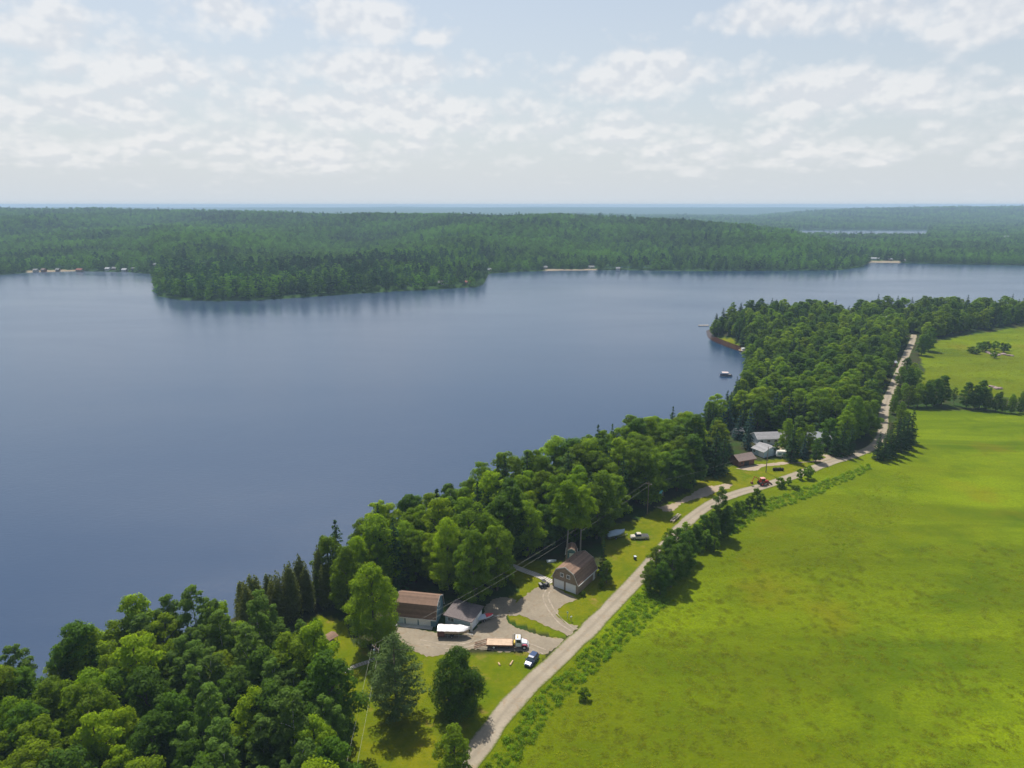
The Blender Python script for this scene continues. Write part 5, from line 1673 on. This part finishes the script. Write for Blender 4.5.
    for k, (px, py, h) in enumerate([(971, 354, 4.5), (976, 355, 4), (982, 352, 7), (986, 351, 6.5), (994, 350, 6), (1003, 353, 6.5), (994, 359.5, 5), (1006, 351, 5), (979, 350, 5)]):
        T('shrub%d' % (k % 2), px, py, h, 1.3 if k < 2 else .9, 'bush growing round the stone heap in the upper meadow', 'bushes on the stone heap in the upper meadow')
    # --- far hamlet specimens
    for k, (kk, px, py, h, w, lab) in enumerate([
            ('bluespruce0', 747, 449, 12, 1.0, 'broad blue-green spruce behind the log shed'), ('bluespruce1', 738, 438, 13, .8, 'blue-green spruce left of the long white house, lake side'),
            ('bluespruce1', 748.5, 438, 14, .9, 'blue-green spruce touching the long white house wall'), ('spruce2', 714, 475, 17.5, 1.25, 'wide dark spruce left of the log shed'),
            ('spruce0', 722, 473, 15, 1.1, 'dark spruce between the widest spruce and log shed'), ('bluespruce0', 706, 455, 11, .8, 'small blue-green spruce at the lakeside wood edge'),
            ('spruce3', 791, 461, 14.5, 1.15, 'pointed dark spruce behind the camper'), ('maple2', 785, 452, 14, .8, 'rounded tree between the long house and the pale-roofed house'), ('aspen3', 797, 449, 14, 1.3, 'grey-green leafy tree before the pale-roofed house'),
            ('sapling0', 775, 455, 5.5, .7, 'small column-like tree beside the pale blue garage'), ('bluespruce0', 803, 459, 9, 1.0, 'small blue-green spruce beside the round dark tree'),
            ('maple0', 807, 453, 12, .9, 'leafy tree hiding the front of the pale-roofed house'), ('bright2', 797, 454, 11, .8, 'light green tree at the left corner of the pale-roofed house'), ('deep0', 815.5, 462, 9.5, .95, 'round dark tree on the grass by the road bend'), ('spruce1', 817, 440, 14, 1.0, 'dark spruce right of the pale-roofed house'),
            ('spruce0', 833, 456, 11.5, 1.0, 'first dark spruce of the group at the bend lawn'), ('spruce2', 841, 456, 13.5, 1.05, 'tallest dark spruce of the group at the bend lawn'), ('spruce3', 849, 455, 12.5, 1.0, 'last dark spruce of the group at the bend lawn'),
            ('giant_b', 851, 442, 20, .95, 'big bright maple dome above the road bend'), ('maple1', 861, 438, 16, 1.0, 'leafy maple against the road beyond the bend'), ('spruce1', 787, 432, 19, 1.15, 'tall broad dark spruce behind the long white house')]):
        if kk.startswith('sapling') or h < 20 or True:
            T(kk, px, py, h, w, lab)
    manual = len(TREES)

    # --- woods: scattered tree by tree
    jobs = []
    A = poly_px([(-260, 760), (-60, 742), (0, 730), (40, 710), (80, 688), (150, 663), (215, 655), (250, 668), (285, 668), (306, 672), (322, 690), (334, 716), (338, 760), (342, 820), (340, 900), (270, 1000), (-500, 1000)])
    for x, y in scatter(A, 5.6, seed=11):
        p = pxof(x, y, G)
        k = random.random()
        # aspens gather along the right side of the near wood
        right = in_poly(np.array([x]), np.array([y]), poly_px([(190, 660), (330, 660), (345, 1000), (150, 1000)]))[0]
        if right:
            kind = 'aspen' if k < .72 else ('deep' if k < .85 else 'bright')
        else:
            kind = 'bright' if k < .48 else ('maple' if k < .74 else ('deep' if k < .88 else 'aspen'))
        h = random.triangular(11, 21, 15) * (1.06 if right else 1)
        jobs.append((x, y, kind, h, 'A'))
    CED = poly_px([(236, 634), (238, 620), (262, 610), (300, 594), (322, 590), (330, 604), (300, 618), (262, 632)])
    for x, y in scatter(CED, 4.3, seed=12, jit=.3):
        jobs.append((x, y, 'cedar', random.uniform(11, 15.5), 'ced'))
    B = poly_px([(322, 588), (345, 571), (400, 548), (450, 524), (520, 498), (580, 478), (640, 458), (684, 442), (700, 455), (694, 486), (664, 498), (640, 512), (604, 526), (592, 548), (560, 552), (520, 556), (500, 568), (492, 588), (470, 600), (444, 585), (410, 582), (385, 598), (345, 608)])
    for x, y in scatter(B, 5.8, seed=13):
        k = random.random()
        d = sdist(np.array([x]), np.array([y]), NEAR)[0]
        if d < 13:
            kind = 'maple' if k < .5 else ('cedar' if k < .72 else ('wildpine' if k < .8 else 'deep'))
            h = random.uniform(10, 17.5)
        else:
            kind = 'maple' if k < .44 else ('bright' if k < .64 else ('deep' if k < .80 else ('aspen' if k < .88 else 'spruce')))
            h = random.triangular(11, 23, 16.5) if kind != 'spruce' else random.uniform(17, 23)
        jobs.append((x, y, kind, h, 'B'))
    C = poly_px([(696, 440), (706, 427), (730, 402), (742, 386), (772, 394), (800, 398), (850, 408), (880, 404), (878, 420), (872, 437), (850, 448), (828, 452), (818, 438), (800, 434), (775, 432), (752, 428), (738, 434), (726, 444), (728, 456), (712, 462), (700, 462)])
    for x, y in scatter(C, 5.8, seed=14):
        k = random.random()
        p = pxof(x, y, G)
        con = .62 if p < 790 else .25
        kind = ('spruce' if k < con * .85 else 'bluespruce') if k < con else ('maple' if k < con + (1 - con) * .5 else ('deep' if k < con + (1 - con) * .8 else 'bright'))
        jobs.append((x, y, kind, random.uniform(11.5, 16.5) * (1.1 if kind in ('maple', 'bright') else 1), 'C'))
    D = poly_px([(742, 386), (748, 368), (752, 352), (745, 345), (728, 338), (714, 333), (714, 325), (736, 321), (770, 319), (850, 318), (930, 317), (1024, 316), (1180, 314), (1180, 322), (1024, 327), (1000, 330), (975, 332), (948, 338), (925, 343), (917, 338), (909, 344), (905, 354), (896, 366), (890, 380), (884, 396),
                 (880, 404), (850, 408), (800, 398), (772, 394)])
    open_ = poly_px([(711, 336), (716, 330), (736, 334), (741, 342), (728, 339)])
    for x, y in scatter(D, 7.0, seed=15):
        if in_poly(np.array([x]), np.array([y]), open_)[0]:
            continue
        k = random.random()
        p = pxof(x, y, G)
        shore = sdist(np.array([x]), np.array([y]), NEAR)[0] < 16
        kind = 'spruce' if k < (.34 if (shore or y > 520) else .18) else ('maple' if k < .62 else ('deep' if k < .85 else ('bright' if k < .95 else 'aspen')))
        h = random.triangular(9, 19.5, 13.5) * (1.12 if y > 560 else 1.0)
        if kind == 'aspen': h *= .85
        jobs.append((x, y, kind, h, 'D'))
    jobs.sort(key=lambda j: math.hypot(j[0], j[1]))
    where = {'A': 'in the near wood between the lake and the lawn', 'ced': 'in the lakeside row left of the huge bright tree', 'B': 'in the shore wood behind the barn and tan garage', 'C': 'in the wood around the far hamlet', 'D': 'in the wood on the far point'}
    cnt = {}
    rest = []
    roadd = dist_poly(np.array([j[0] for j in jobs]), np.array([j[1] for j in jobs]), ROADL, False)
    total_leaf = 0
    for (x, y, kind, h, zone), rd in zip(jobs, roadd):
        if rd < 5.5 or not ok(x, y, 1.5 if kind not in ('maple', 'bright') else 3.0):
            continue
        if any((x - a) ** 2 + (y - b) ** 2 < (0.55 * r) ** 2 + 4 for a, b, r in TREES[:manual]):
            continue
        z = hz(x, y)
        if z < .35:
            continue
        fam = {'bright': 'leafy', 'maple': 'leafy', 'deep': 'leafy', 'aspen': 'leafy', 'sapling': 'leafy'}.get(kind, 'needle')
        n = cnt.get(fam, 0)
        cap = 255 if fam == 'leafy' else 150
        if n < cap:
            cnt[fam] = n + 1
            put_tree(pick(kind), x, y, h, random.uniform(.88, 1.15) * (1.18 if zone in 'CD' and fam == 'leafy' else 1), TREE_DESC[kind] + ' ' + where[zone], '%s trees %s' % (kind if kind != 'bright' else 'yellow-green', where[zone]))
        else:
            rest.append((x, y, z, kind, h))
    print('individual', len(TREES), cnt, 'rest', len(rest))
    return rest

# ------------------------------------------------------------------ MASSES (woods too far to count, meadow plants)
def instanced(name, label_kind, pts, idx, rot, scl, protos_):
    """one object: the given source meshes repeated at points"""
    V = np.asarray(pts, np.float32)
    me = bpy.data.meshes.new(name)
    me.vertices.add(len(V)); me.vertices.foreach_set('co', V.ravel())
    for nm, typ, arr in (('idx', 'INT', np.asarray(idx, np.int32)), ('rot', 'FLOAT', np.asarray(rot, np.float32))):
        a = me.attributes.new(nm, typ, 'POINT'); a.data.foreach_set('value', arr)
    a = me.attributes.new('scl', 'FLOAT_VECTOR', 'POINT'); a.data.foreach_set('vector', np.asarray(scl, np.float32).ravel())
    o = link(bpy.data.objects.new(name, me))
    col = bpy.data.collections.new(name + '_sources')
    for i, pm in enumerate(protos_):
        col.objects.link(bpy.data.objects.new('%s_source_%02d' % (name, i), pm))
    ng = bpy.data.node_groups.new(name, 'GeometryNodeTree')
    ng.interface.new_socket('Geometry', in_out='INPUT', socket_type='NodeSocketGeometry')
    ng.interface.new_socket('Geometry', in_out='OUTPUT', socket_type='NodeSocketGeometry')
    N = ng.nodes
    gi = N.new('NodeGroupInput'); go = N.new('NodeGroupOutput')
    ci = N.new('GeometryNodeCollectionInfo'); ci.inputs['Collection'].default_value = col
    ci.inputs['Separate Children'].default_value = True; ci.inputs['Reset Children'].default_value = True
    ip = N.new('GeometryNodeInstanceOnPoints')
    def attr(nm, t):
        q = N.new('GeometryNodeInputNamedAttribute'); q.data_type = t; q.inputs['Name'].default_value = nm
        return q.outputs['Attribute']
    cx = N.new('ShaderNodeCombineXYZ')
    L = ng.links
    L.new(attr('rot', 'FLOAT'), cx.inputs[2])
    L.new(gi.outputs[0], ip.inputs['Points'])
    L.new(ci.outputs[0], ip.inputs['Instance'])
    ip.inputs['Pick Instance'].default_value = True
    L.new(attr('idx', 'INT'), ip.inputs['Instance Index'])
    L.new(cx.outputs[0], ip.inputs['Rotation'])
    L.new(attr('scl', 'FLOAT_VECTOR'), ip.inputs['Scale'])
    L.new(ip.outputs[0], go.inputs[0])
    md = o.modifiers.new('plants', 'NODES'); md.node_group = ng
    o['kind'] = 'stuff'
    return o

def joined_mesh(name, key):
    """crown and trunk of a tree kind as one source mesh"""
    p = PROTO[key]
    a, b = p['crown'], p['trunk']
    import bmesh
    bm = bmesh.new(); bm.from_mesh(a); n = len(bm.faces); bm.from_mesh(b)
    bm.faces.ensure_lookup_table()
    for i in range(n, len(bm.faces)):
        bm.faces[i].material_index = 1
    me = bpy.data.meshes.new(name); bm.to_mesh(me); bm.free()
    me.materials.append(a.materials[0]); me.materials.append(b.materials[0])
    return me

def lowpoly_tree(kind, seed, leaf, nq):
    rng = np.random.default_rng(seed)
    if kind == 'spruce':
        V = spruce_crown(18, 3.0, 1, nq, 1.25, rng, tiers=9, ragged=.3)
    elif kind == 'pine':
        V, _ = broad_crown(19, 3.6, 7, 9, nq, 1.3, rng, .8)
    else:
        V, _ = broad_crown(15, 5.6, 0.5, 9, nq, .85, rng, core=.04, ls=1.25)
    return mesh_np('far_tree', V, np.arange(len(V)).reshape(-1, 4), leaf)

def far_woods():
    rng = np.random.default_rng(77)
    src = [lowpoly_tree('broad', 1, L_FAR, 1000), lowpoly_tree('broad', 2, L_FAR, 1000), lowpoly_tree('broad', 3, L_FAR, 1000),
           lowpoly_tree('spruce', 4, L_FARC, 260), lowpoly_tree('spruce', 5, L_FARC, 260), lowpoly_tree('pine', 6, L_FARC, 280), lowpoly_tree('pine', 7, L_FARC, 280)]
    P, I, Rt, S = [], [], [], []
    def zone(y0, y1, sp, sc, x_half=None, pmin=-90, pmax=1110):
        ys = np.arange(y0, y1, sp)
        for y in ys:
            xm = (pmax - 512) / FPX * (y * CT + 26) + 20; xn = (pmin - 512) / FPX * (y * CT + 26) - 20
            x = np.arange(xn, xm, sp)
            x = x + rng.uniform(-.5, .5, len(x)) * sp; yy = y + rng.uniform(-.5, .5, len(x)) * sp
            z = hgt(x, yy)
            p = pxof(x, yy, z)
            D = np.interp(p, DR[:, 0], DR[:, 1])
            keep = z > .6
            if y0 < 2900:
                keep &= (yy < D * 1.06) | (p > 780) | ((p > 640) & (yy > 2000))
            for q in SANDS:
                keep &= ~in_poly(x, yy, q)
            for a, b, c in FARCLEAR:
                keep &= (x - a) ** 2 + (yy - b) ** 2 > c * c
            x, yy, z, p = x[keep], yy[keep], z[keep], p[keep]
            if not len(x):
                continue
            e = yy - np.interp(p, SHORE_P, SHORE_Y)
            prom = (p > 150) & (p < 492) & (e < 260)
            con = np.where(prom, .6, np.where(e < 90, .28, .03))
            con = con + np.maximum(fnoise(x, yy, 260, 41) * .4, -.1)
            iscon = rng.uniform(size=len(x)) < con
            idx = np.where(iscon, rng.integers(3, 7, len(x)), rng.integers(0, 3, len(x)))
            s = rng.uniform(.6, 1.35, len(x)) * sc
            s = np.where(prom, s * 1.05 * np.interp(p, [150, 175, 380, 484], [.7, 1.05, 1.0, .62]), s * .86)
            P.append(np.stack([x, yy, z - .5], 1)); I.append(idx); Rt.append(rng.uniform(0, 6.28, len(x)))
            S.append(np.stack([s * rng.uniform(.9, 1.15, len(x)), s * rng.uniform(.9, 1.15, len(x)), s], 1))
    zone(745, 1500, 7.6, 1.0)
    zone(1500, 2450, 9.2, 1.12)
    zone(2450, 3400, 13, 1.35)
    zone(3400, 5200, 21, 1.7, pmin=560)
    P = np.concatenate(P)
    o = instanced('far_woodland', None, P, np.concatenate(I), np.concatenate(Rt), np.concatenate(S), src)
    tag(o, 'unbroken green forest covering the hills across the lake', 'forest')
    print('far trees', len(P))

def woods_rest(rest):
    keys = [k + str(i) for k in ('maple', 'bright', 'deep', 'aspen', 'spruce', 'cedar') for i in range(2)] + ['bluespruce0', 'wildpine0']
    rng = np.random.default_rng(5)
    # the far part of the point: fewer, larger leaf faces per tree
    low = {}
    src = []
    for k in keys:
        src.append(joined_mesh(k + '_wood', k))
    P, I, Rt, S = [], [], [], []
    for (x, y, z, kind, h) in rest:
        k = kind + '0' if kind in ('bluespruce', 'wildpine') else kind + str(rng.integers(0, 2))
        s = h / PROTO[k]['h']
        w = s * rng.uniform(1.0, 1.4)
        P.append((x, y, z)); I.append(keys.index(k)); Rt.append(rng.uniform(0, 6.28)); S.append((w, w, s))
    o = instanced('point_woodland', None, P, I, Rt, S, src)
    tag(o, 'mixed green woodland filling the far point beyond the hamlet', 'forest')

def meadow_plants():
    rng = np.random.default_rng(9)
    def clump(seed, r, h, n, size, leaf, name):
        g = np.random.default_rng(seed)
        d = sph(n, g); d[:, 2] = np.abs(d[:, 2])
        C = d * np.array([r, r, h]) * g.uniform(.45, 1.05, (n, 1)) + np.array([0, 0, .02])
        V = quads(C, d * (1 if h > .2 else .2) + sph(n, g) * (.5 if h > .2 else .3) + np.array([0, 0, .3 if h > .2 else 1.0]), size * g.uniform(.6, 1.3, n), g, .6)
        return mesh_np(name, V, np.arange(len(V)).reshape(-1, 4), leaf)
    weeds = [clump(i, .75, .75, 70, .26, L_WEED, 'weed_clump') for i in range(3)]
    tufts = [clump(10 + i, 1.0, .10, 60, .22, L_GRASS, 'grass_tuft') for i in range(3)]
    verge = [clump(20 + i, .5, .32, 34, .18, L_WEED, 'verge_tuft') for i in range(2)]
    src = weeds + tufts + verge
    P, I, S = [], [], []
    # weedy strip beside the road
    W = poly_px([(478, 800), (488, 757), (512, 716), (571, 659), (603, 627), (644, 585), (672, 600), (640, 632), (600, 668), (560, 705), (530, 745), (500, 800)])
    def fill(poly, sp, ids, lo, hi, prob=None):
        pts = scatter(poly, sp, seed=len(P) + 50, jit=.55)
        d = dist_poly(pts[:, 0], pts[:, 1], ROADL, False)
        pts = pts[d > 3.2]
        if prob is not None:
            pts = pts[rng.uniform(size=len(pts)) < prob(pts)]
        z = hgt(pts[:, 0], pts[:, 1])
        P.append(np.stack([pts[:, 0], pts[:, 1], z], 1)); I.append(rng.choice(ids, len(pts)))
        s = rng.uniform(lo, hi, len(pts)); S.append(np.stack([s, s, s * rng.uniform(.7, 1.2, len(pts))], 1))
    fill(W, .95, [0, 1, 2, 6, 7], .6, 1.35)
    W2 = poly_px([(500, 800), (530, 745), (560, 705), (600, 668), (640, 632), (672, 600), (720, 560), (900, 470), (940, 500), (760, 600), (680, 680), (640, 800)])
    fill(W2, 1.5, [3, 4, 5, 6], .4, .9, lambda p: .25 + .6 * (fnoise(p[:, 0], p[:, 1], 22, 61) > .05))
    M1 = poly_px([(500, 790), (600, 690), (700, 600), (800, 545), (1060, 545), (1060, 800)])
    fill(M1, 1.25, [3, 4, 5], .55, 1.3, lambda p: (.16 + .35 * np.clip(fnoise(p[:, 0], p[:, 1], 30, 62) + .2, 0, 1)) * np.clip((205 - p[:, 1]) / 70, 0, 1))
    M2 = poly_px([(690, 560), (760, 503), (870, 463), (905, 455), (905, 412), (1060, 418), (1060, 545), (800, 545)])
    E_ = poly_px([(688, 545), (705, 523), (760, 503), (812, 485), (868, 464), (872, 470), (820, 494), (770, 512), (715, 545), (690, 560)])
    fill(E_, 1.2, [0, 1, 2], .5, 1.3)
    U = poly_px([(915, 400), (925, 375), (935, 345), (1024, 333), (1060, 331), (1060, 400)])
    fill(U, 4.0, [3, 4, 5], .7, 1.3)
    P = np.concatenate(P)
    o = instanced('meadow_grass', None, P, np.concatenate(I), rng.uniform(0, 6.28, len(P)), np.concatenate(S), src)
    tag(o, 'rank bright green weeds and grass of the open meadow', 'grass')
    print('meadow clumps', len(P))

# ------------------------------------------------------------------ SKY, AIR, LIGHT
SUN_EL, SUN_DIR = 61.0, None
def light_and_air():
    # shadows fall towards the camera and a little to the right
    az = R(-22)      # sun stands ahead of the camera, a little left: direction angle from +Y, negative = left
    sd = Vector((math.sin(az) * math.cos(R(SUN_EL)), math.cos(az) * math.cos(R(SUN_EL)), math.sin(R(SUN_EL))))
    s = bpy.data.lights.new('sun', 'SUN')
    s.energy = 5.0
    s.angle = R(.53)
    s.color = (1.0, .955, .88)
    o = link(bpy.data.objects.new('sun', s))
    o.rotation_euler = sd.to_track_quat('Z', 'Y').to_euler()
    o.location = (0, 0, 400)
    w = bpy.data.worlds.new('World')
    scn.world = w
    w.use_nodes = True
    w.node_tree.nodes.clear()
    N = NT(w.node_tree)
    out = N.n('ShaderNodeOutputWorld')
    bg = N.n('ShaderNodeBackground')
    sky = N.n('ShaderNodeTexSky', sky_type='NISHITA')
    sky.sun_disc = False
    sky.sun_elevation = R(SUN_EL)
    sky.sun_rotation = az
    sky.altitude = 300
    sky.air_density = 1.2
    sky.dust_density = 2.2
    sky.ozone_density = 1.2
    tc = N.n('ShaderNodeTexCoord')
    D = tc.outputs['Generated']
    sp = N.n('ShaderNodeSeparateXYZ'); N.l(D, sp.inputs[0])
    el = N.math('ARCSINE', sp.outputs[2])
    azm = N.math('ARCTAN2', sp.outputs[0], sp.outputs[1])
    # cloud coordinates: azimuth and height above the horizon, flattened towards the horizon
    elw = N.math('POWER', N.math('MAXIMUM', el, 0.0005), 0.62)
    cb = N.n('ShaderNodeCombineXYZ')
    N.l(N.math('MULTIPLY', azm, 1.0), cb.inputs[0]); N.l(N.math('MULTIPLY', elw, 1.15), cb.inputs[1])
    nz = N.noise(cb.outputs[0], 9.0, 6, 0.55, 0.0)
    def billow(v):
        q = N.n('ShaderNodeTexVoronoi', feature='F1', voronoi_dimensions='2D')
        q.inputs['Scale'].default_value = 20.0; q.inputs['Detail'].default_value = 2.0; q.inputs['Roughness'].default_value = .6
        N.l(v, q.inputs['Vector'])
        return N.math('SUBTRACT', .62, q.outputs['Distance'])
    bl = billow(cb.outputs[0])
    nzb = N.noise(cb.outputs[0], 34.0, 6, 0.62, 0.2)
    # slightly higher sample: difference gives bright tops and greyer bases
    off = N.n('ShaderNodeVectorMath', operation='ADD'); off.inputs[1].default_value = (-.004, .016, 0); N.l(cb.outputs[0], off.inputs[0])
    nz2 = N.noise(off.outputs[0], 9.0, 6, 0.55, 0.0)
    bl2 = billow(off.outputs[0])
    # cloud banks: (photo x, y, half-width, half-height, weight)
    banks = [(95, 42, 60, 18, .8), (20, 20, 60, 20, .6), (75, 62, 75, 20, 1.), (250, 22, 55, 28, 1.), (375, 20, 55, 26, 1.1), (440, 38, 22, 12, .8), (390, 72, 90, 20, 1.), (180, 85, 190, 26, .7), (20, 92, 55, 16, .8),
             (380, 112, 200, 30, .85), (90, 122, 150, 30, .85), (250, 150, 300, 30, .7), (760, 150, 330, 30, .65), (645, 75, 105, 26, .95), (740, 28, 60, 22, .9), (590, 88, 50, 18, .9), (860, 35, 60, 22, .95), (955, 45, 80, 32, 1.1), (820, 105, 150, 28, .95), (990, 112, 50, 18, .8),
             (1010, 15, 60, 30, .9), (600, 130, 250, 25, .65), (500, 125, 60, 20, .6)]
    cov = None
    for (bx, by, rx, ry, wt) in banks:
        a0 = math.atan2((bx - 512) / FPX, 1.0)
        e0 = math.atan((384 - by) / FPX) - TH
        aa = math.atan2((bx + rx - 512) / FPX, 1.0) - a0
        ee = math.atan((384 - by + ry) / FPX) - TH - e0
        dx = N.math('DIVIDE', N.math('SUBTRACT', azm, a0), aa)
        dy = N.math('DIVIDE', N.math('SUBTRACT', el, e0), ee)
        r2 = N.math('ADD', N.math('MULTIPLY', dx, dx), N.math('MULTIPLY', dy, dy))
        g = N.math('MULTIPLY', N.math('EXPONENT', N.math('MULTIPLY', r2, -.8)), wt)
        cov = g if cov is None else N.math('MAXIMUM', cov, g)
    # away from the photographed part of the sky: ordinary scattered cumulus
    side = N.mapr(N.math('ABSOLUTE', azm), .75, 1.0)
    cov = N.mix(side, cov, .55, 'FLOAT')
    up = N.mapr(el, .25, .4)
    cov = N.mix(up, cov, .2, 'FLOAT')
    base = N.math('ADD', N.math('MULTIPLY', cov, .42), N.math('ADD', N.math('MULTIPLY', nz, .62), N.math('ADD', N.math('MULTIPLY', bl, .15), N.math('MULTIPLY', nzb, .24))))
    mask = N.mapr(base, .525, .73)
    mask = N.math('SMOOTH_MIN', mask, 1.0, .15)
    mask = N.math('MULTIPLY', mask, N.mapr(el, -.01, .05))
    lit = N.mapr(N.math('ADD', N.math('SUBTRACT', nz, nz2), N.math('MULTIPLY', N.math('SUBTRACT', bl, bl2), .3)), -.09, .08)
    skyc = N.n('ShaderNodeVectorMath', operation='SCALE'); N.l(sky.outputs[0], skyc.inputs[0]); skyc.inputs['Scale'].default_value = .10
    # thin high haze over the whole sky, thicker near the horizon
    veil = N.math('ADD', N.mapr(el, .22, .6, .30, .05), N.math('MULTIPLY', N.math('EXPONENT', N.math('MULTIPLY', N.math('MAXIMUM', el, 0), -4.5)), .67))
    col = N.mix(veil, skyc.outputs[0], c4((SKYV[0], SKYV[1], SKYV[2])))
    cc = N.mix(lit, c4(CLD0), c4(CLD1))
    col = N.mix(N.math('MULTIPLY', mask, .74), col, cc)
    N.l(col, bg.inputs[0])
    bg.inputs[1].default_value = 1.0
    N.l(bg.outputs[0], out.inputs[0])
    # the air between the hills
    hz_ = MB().box(-16000, 16000, -3000, 15200, -7, 108).build('haze', None_mat('haze_air'), None)
    hz_['kind'] = 'stuff'
    hz_['label'] = 'pale blue summer haze over the lake and far hills'

SKYV = (0.59, 0.64, 0.69)
CLD0 = (0.635, 0.66, 0.70)
CLD1 = (0.775, 0.775, 0.78)
HAZE_D = 0.000145

def None_mat(name):
    m = new_mat(name)
    N = NT(m.node_tree)
    out = N.n('ShaderNodeOutputMaterial')
    v = N.n('ShaderNodeVolumePrincipled')
    v.inputs['Color'].default_value = (.53, .745, .96, 1)
    v.inputs['Density'].default_value = HAZE_D
    v.inputs['Anisotropy'].default_value = 0.0
    N.l(v.outputs[0], out.inputs['Volume'])
    return m

# ------------------------------------------------------------------ ASSEMBLE
def roads():
    gm = gravel_mat('road_gravel', (.238, .198, .142), (.305, .258, .188), (.10, .12, .012), tracks=True)
    dm = gravel_mat('drive_gravel', (.185, .152, .105), (.262, .218, .155), (.20, .165, .03))
    sm = gravel_mat('drive_dirt', (.27, .205, .14), (.34, .27, .195), (.17, .15, .03))
    strip('gravel_road', ROADL, 4.4, gm, .07, .34, 1, lambda t: 4.5 - .3 * t)
    q = lambda zx, zy: (380 + zx * .2344, 530 + zy * .2344)
    yard = [q(*p) for p in [(70, 400), (60, 440), (90, 480), (170, 540), (280, 528), (400, 516), (560, 524), (690, 532), (735, 520), (790, 468), (755, 462), (690, 452), (600, 420), (552, 398), (545, 350), (590, 300), (500, 285), (440, 330), (428, 380), (380, 440), (250, 440), (180, 425)]]
    patch('gravel_yard', [AT(*p) for p in yard], dm, .045)
    drive = [q(*p) for p in [(560, 330), (600, 288), (640, 262), (690, 236), (735, 235), (850, 298), (800, 312), (758, 340), (756, 372), (800, 396), (850, 405), (812, 452), (775, 440), (700, 410), (640, 385), (590, 365), (548, 372)]]
    patch('gravel_drive', [AT(*p) for p in drive], dm, .052)
    q3 = lambda zx, zy: (680 + zx * .2344, 380 + zy * .2344)
    d3 = [q3(*p) for p in [(225, 378), (290, 365), (400, 352), (520, 348), (620, 330), (560, 322), (600, 315), (640, 316), (700, 310), (760, 300), (700, 345), (640, 352), (560, 352), (450, 362), (360, 370), (320, 388), (250, 382)]]
    patch('dirt_drive', [AT(*p) for p in d3], sm, .045)
    q2 = lambda zx, zy: (640 + zx * .078125, 470 + zy * .078125)
    d2 = [q2(*p) for p in [(120, 470), (300, 455), (420, 425), (520, 395), (600, 330), (720, 270), (860, 215), (930, 205), (1120, 170), (1200, 185), (1150, 230), (980, 290), (840, 350), (700, 385), (560, 430), (430, 520), (300, 535), (240, 500)]]
    patch('dirt_track', [AT(*p) for p in d2], sm, .04, jit=.5)
    rut = plain('worn_rut_gravel', (.29, .24, .18), .95, 0, .3, 1.2)
    for nm, pts in (('wheel_rut', [(571, 631), (560, 624), (552, 615), (546, 606), (543, 597), (546, 590)]), ('wheel_rut', [(574, 629), (564, 621), (556.5, 613), (551, 604), (548, 596), (551, 590)]),
                    ('wheel_rut', [(546, 650), (520, 641), (490, 638), (455, 645), (420, 640)]), ('wheel_rut', [(543, 654), (520, 644.5), (492, 641), (455, 649), (418, 644)])):
        L = catmull([AT(*p) for p in pts], 1.0)
        T = np.gradient(L, axis=0); T /= np.linalg.norm(T, axis=1)[:, None]
        Nn = np.stack([-T[:, 1], T[:, 0]], 1)
        V, F = [], []
        for i_, (p, n_) in enumerate(zip(L, Nn)):
            w_ = .16 + .12 * fnoise(p[0], p[1], 4, 91)
            for sg in (-1, 1):
                q_ = p + n_ * sg * w_
                V.append((q_[0], q_[1], hz(*q_) + .066))
            if i_:
                F.append((2 * i_ - 2, 2 * i_ - 1, 2 * i_ + 1, 2 * i_))
        tag(link(bpy.data.objects.new(nm, mesh_np(nm, V, [f[::-1] for f in F], rut))), kind='structure')
    d4 = [(763, 437), (768, 434), (780, 434), (787, 437), (784, 446), (779, 452), (774, 446), (768, 441)]
    patch('dirt_clearing', [AT(*p) for p in d4], sm, .04)

def camera():
    cam = bpy.data.cameras.new('camera')
    cam.sensor_width = 36.0
    cam.lens = 36.0 * FPX / 1024
    cam.clip_start = 1.0
    cam.clip_end = 60000
    o = link(bpy.data.objects.new('camera', cam))
    o.location = (0, 0, HC)
    o.rotation_euler = (R(90) - TH, 0, 0)
    scn.camera = o

ground()
lake()
roads()
buildings()
protos()
x_, y_ = AT(506.5, 646.5)
flatbed(x_, y_, R(-2))
bpy.data.objects['flatbed_truck'].scale = (1.09, 1, 1)
car(*AT(531.5, 662), R(-118), plain('dark_blue_paint', (.03, .055, .13), .22, 0, .05, coat=.6))
pickup(*AT(639.5, 538.5), R(183))
boats()
side_by_side(*AT(544, 586.5), R(25))
backhoe(*AT(762.5, 485), R(12))
small_things()
rest = tree_layout()
woods_rest(rest)
far_woods()
meadow_plants()
light_and_air()
camera()

scn.view_settings.view_transform = 'Standard'
scn.view_settings.look = 'None'
scn.view_settings.gamma = 1
scn.view_settings.exposure = 0.2
scn.cycles.use_denoising = True
scn.cycles.max_bounces = 6
scn.cycles.diffuse_bounces = 3
scn.cycles.glossy_bounces = 2
scn.cycles.transmission_bounces = 3
scn.cycles.volume_bounces = 0
scn.cycles.caustics_reflective = False
scn.cycles.caustics_refractive = False
scn.cycles.sample_clamp_indirect = 4
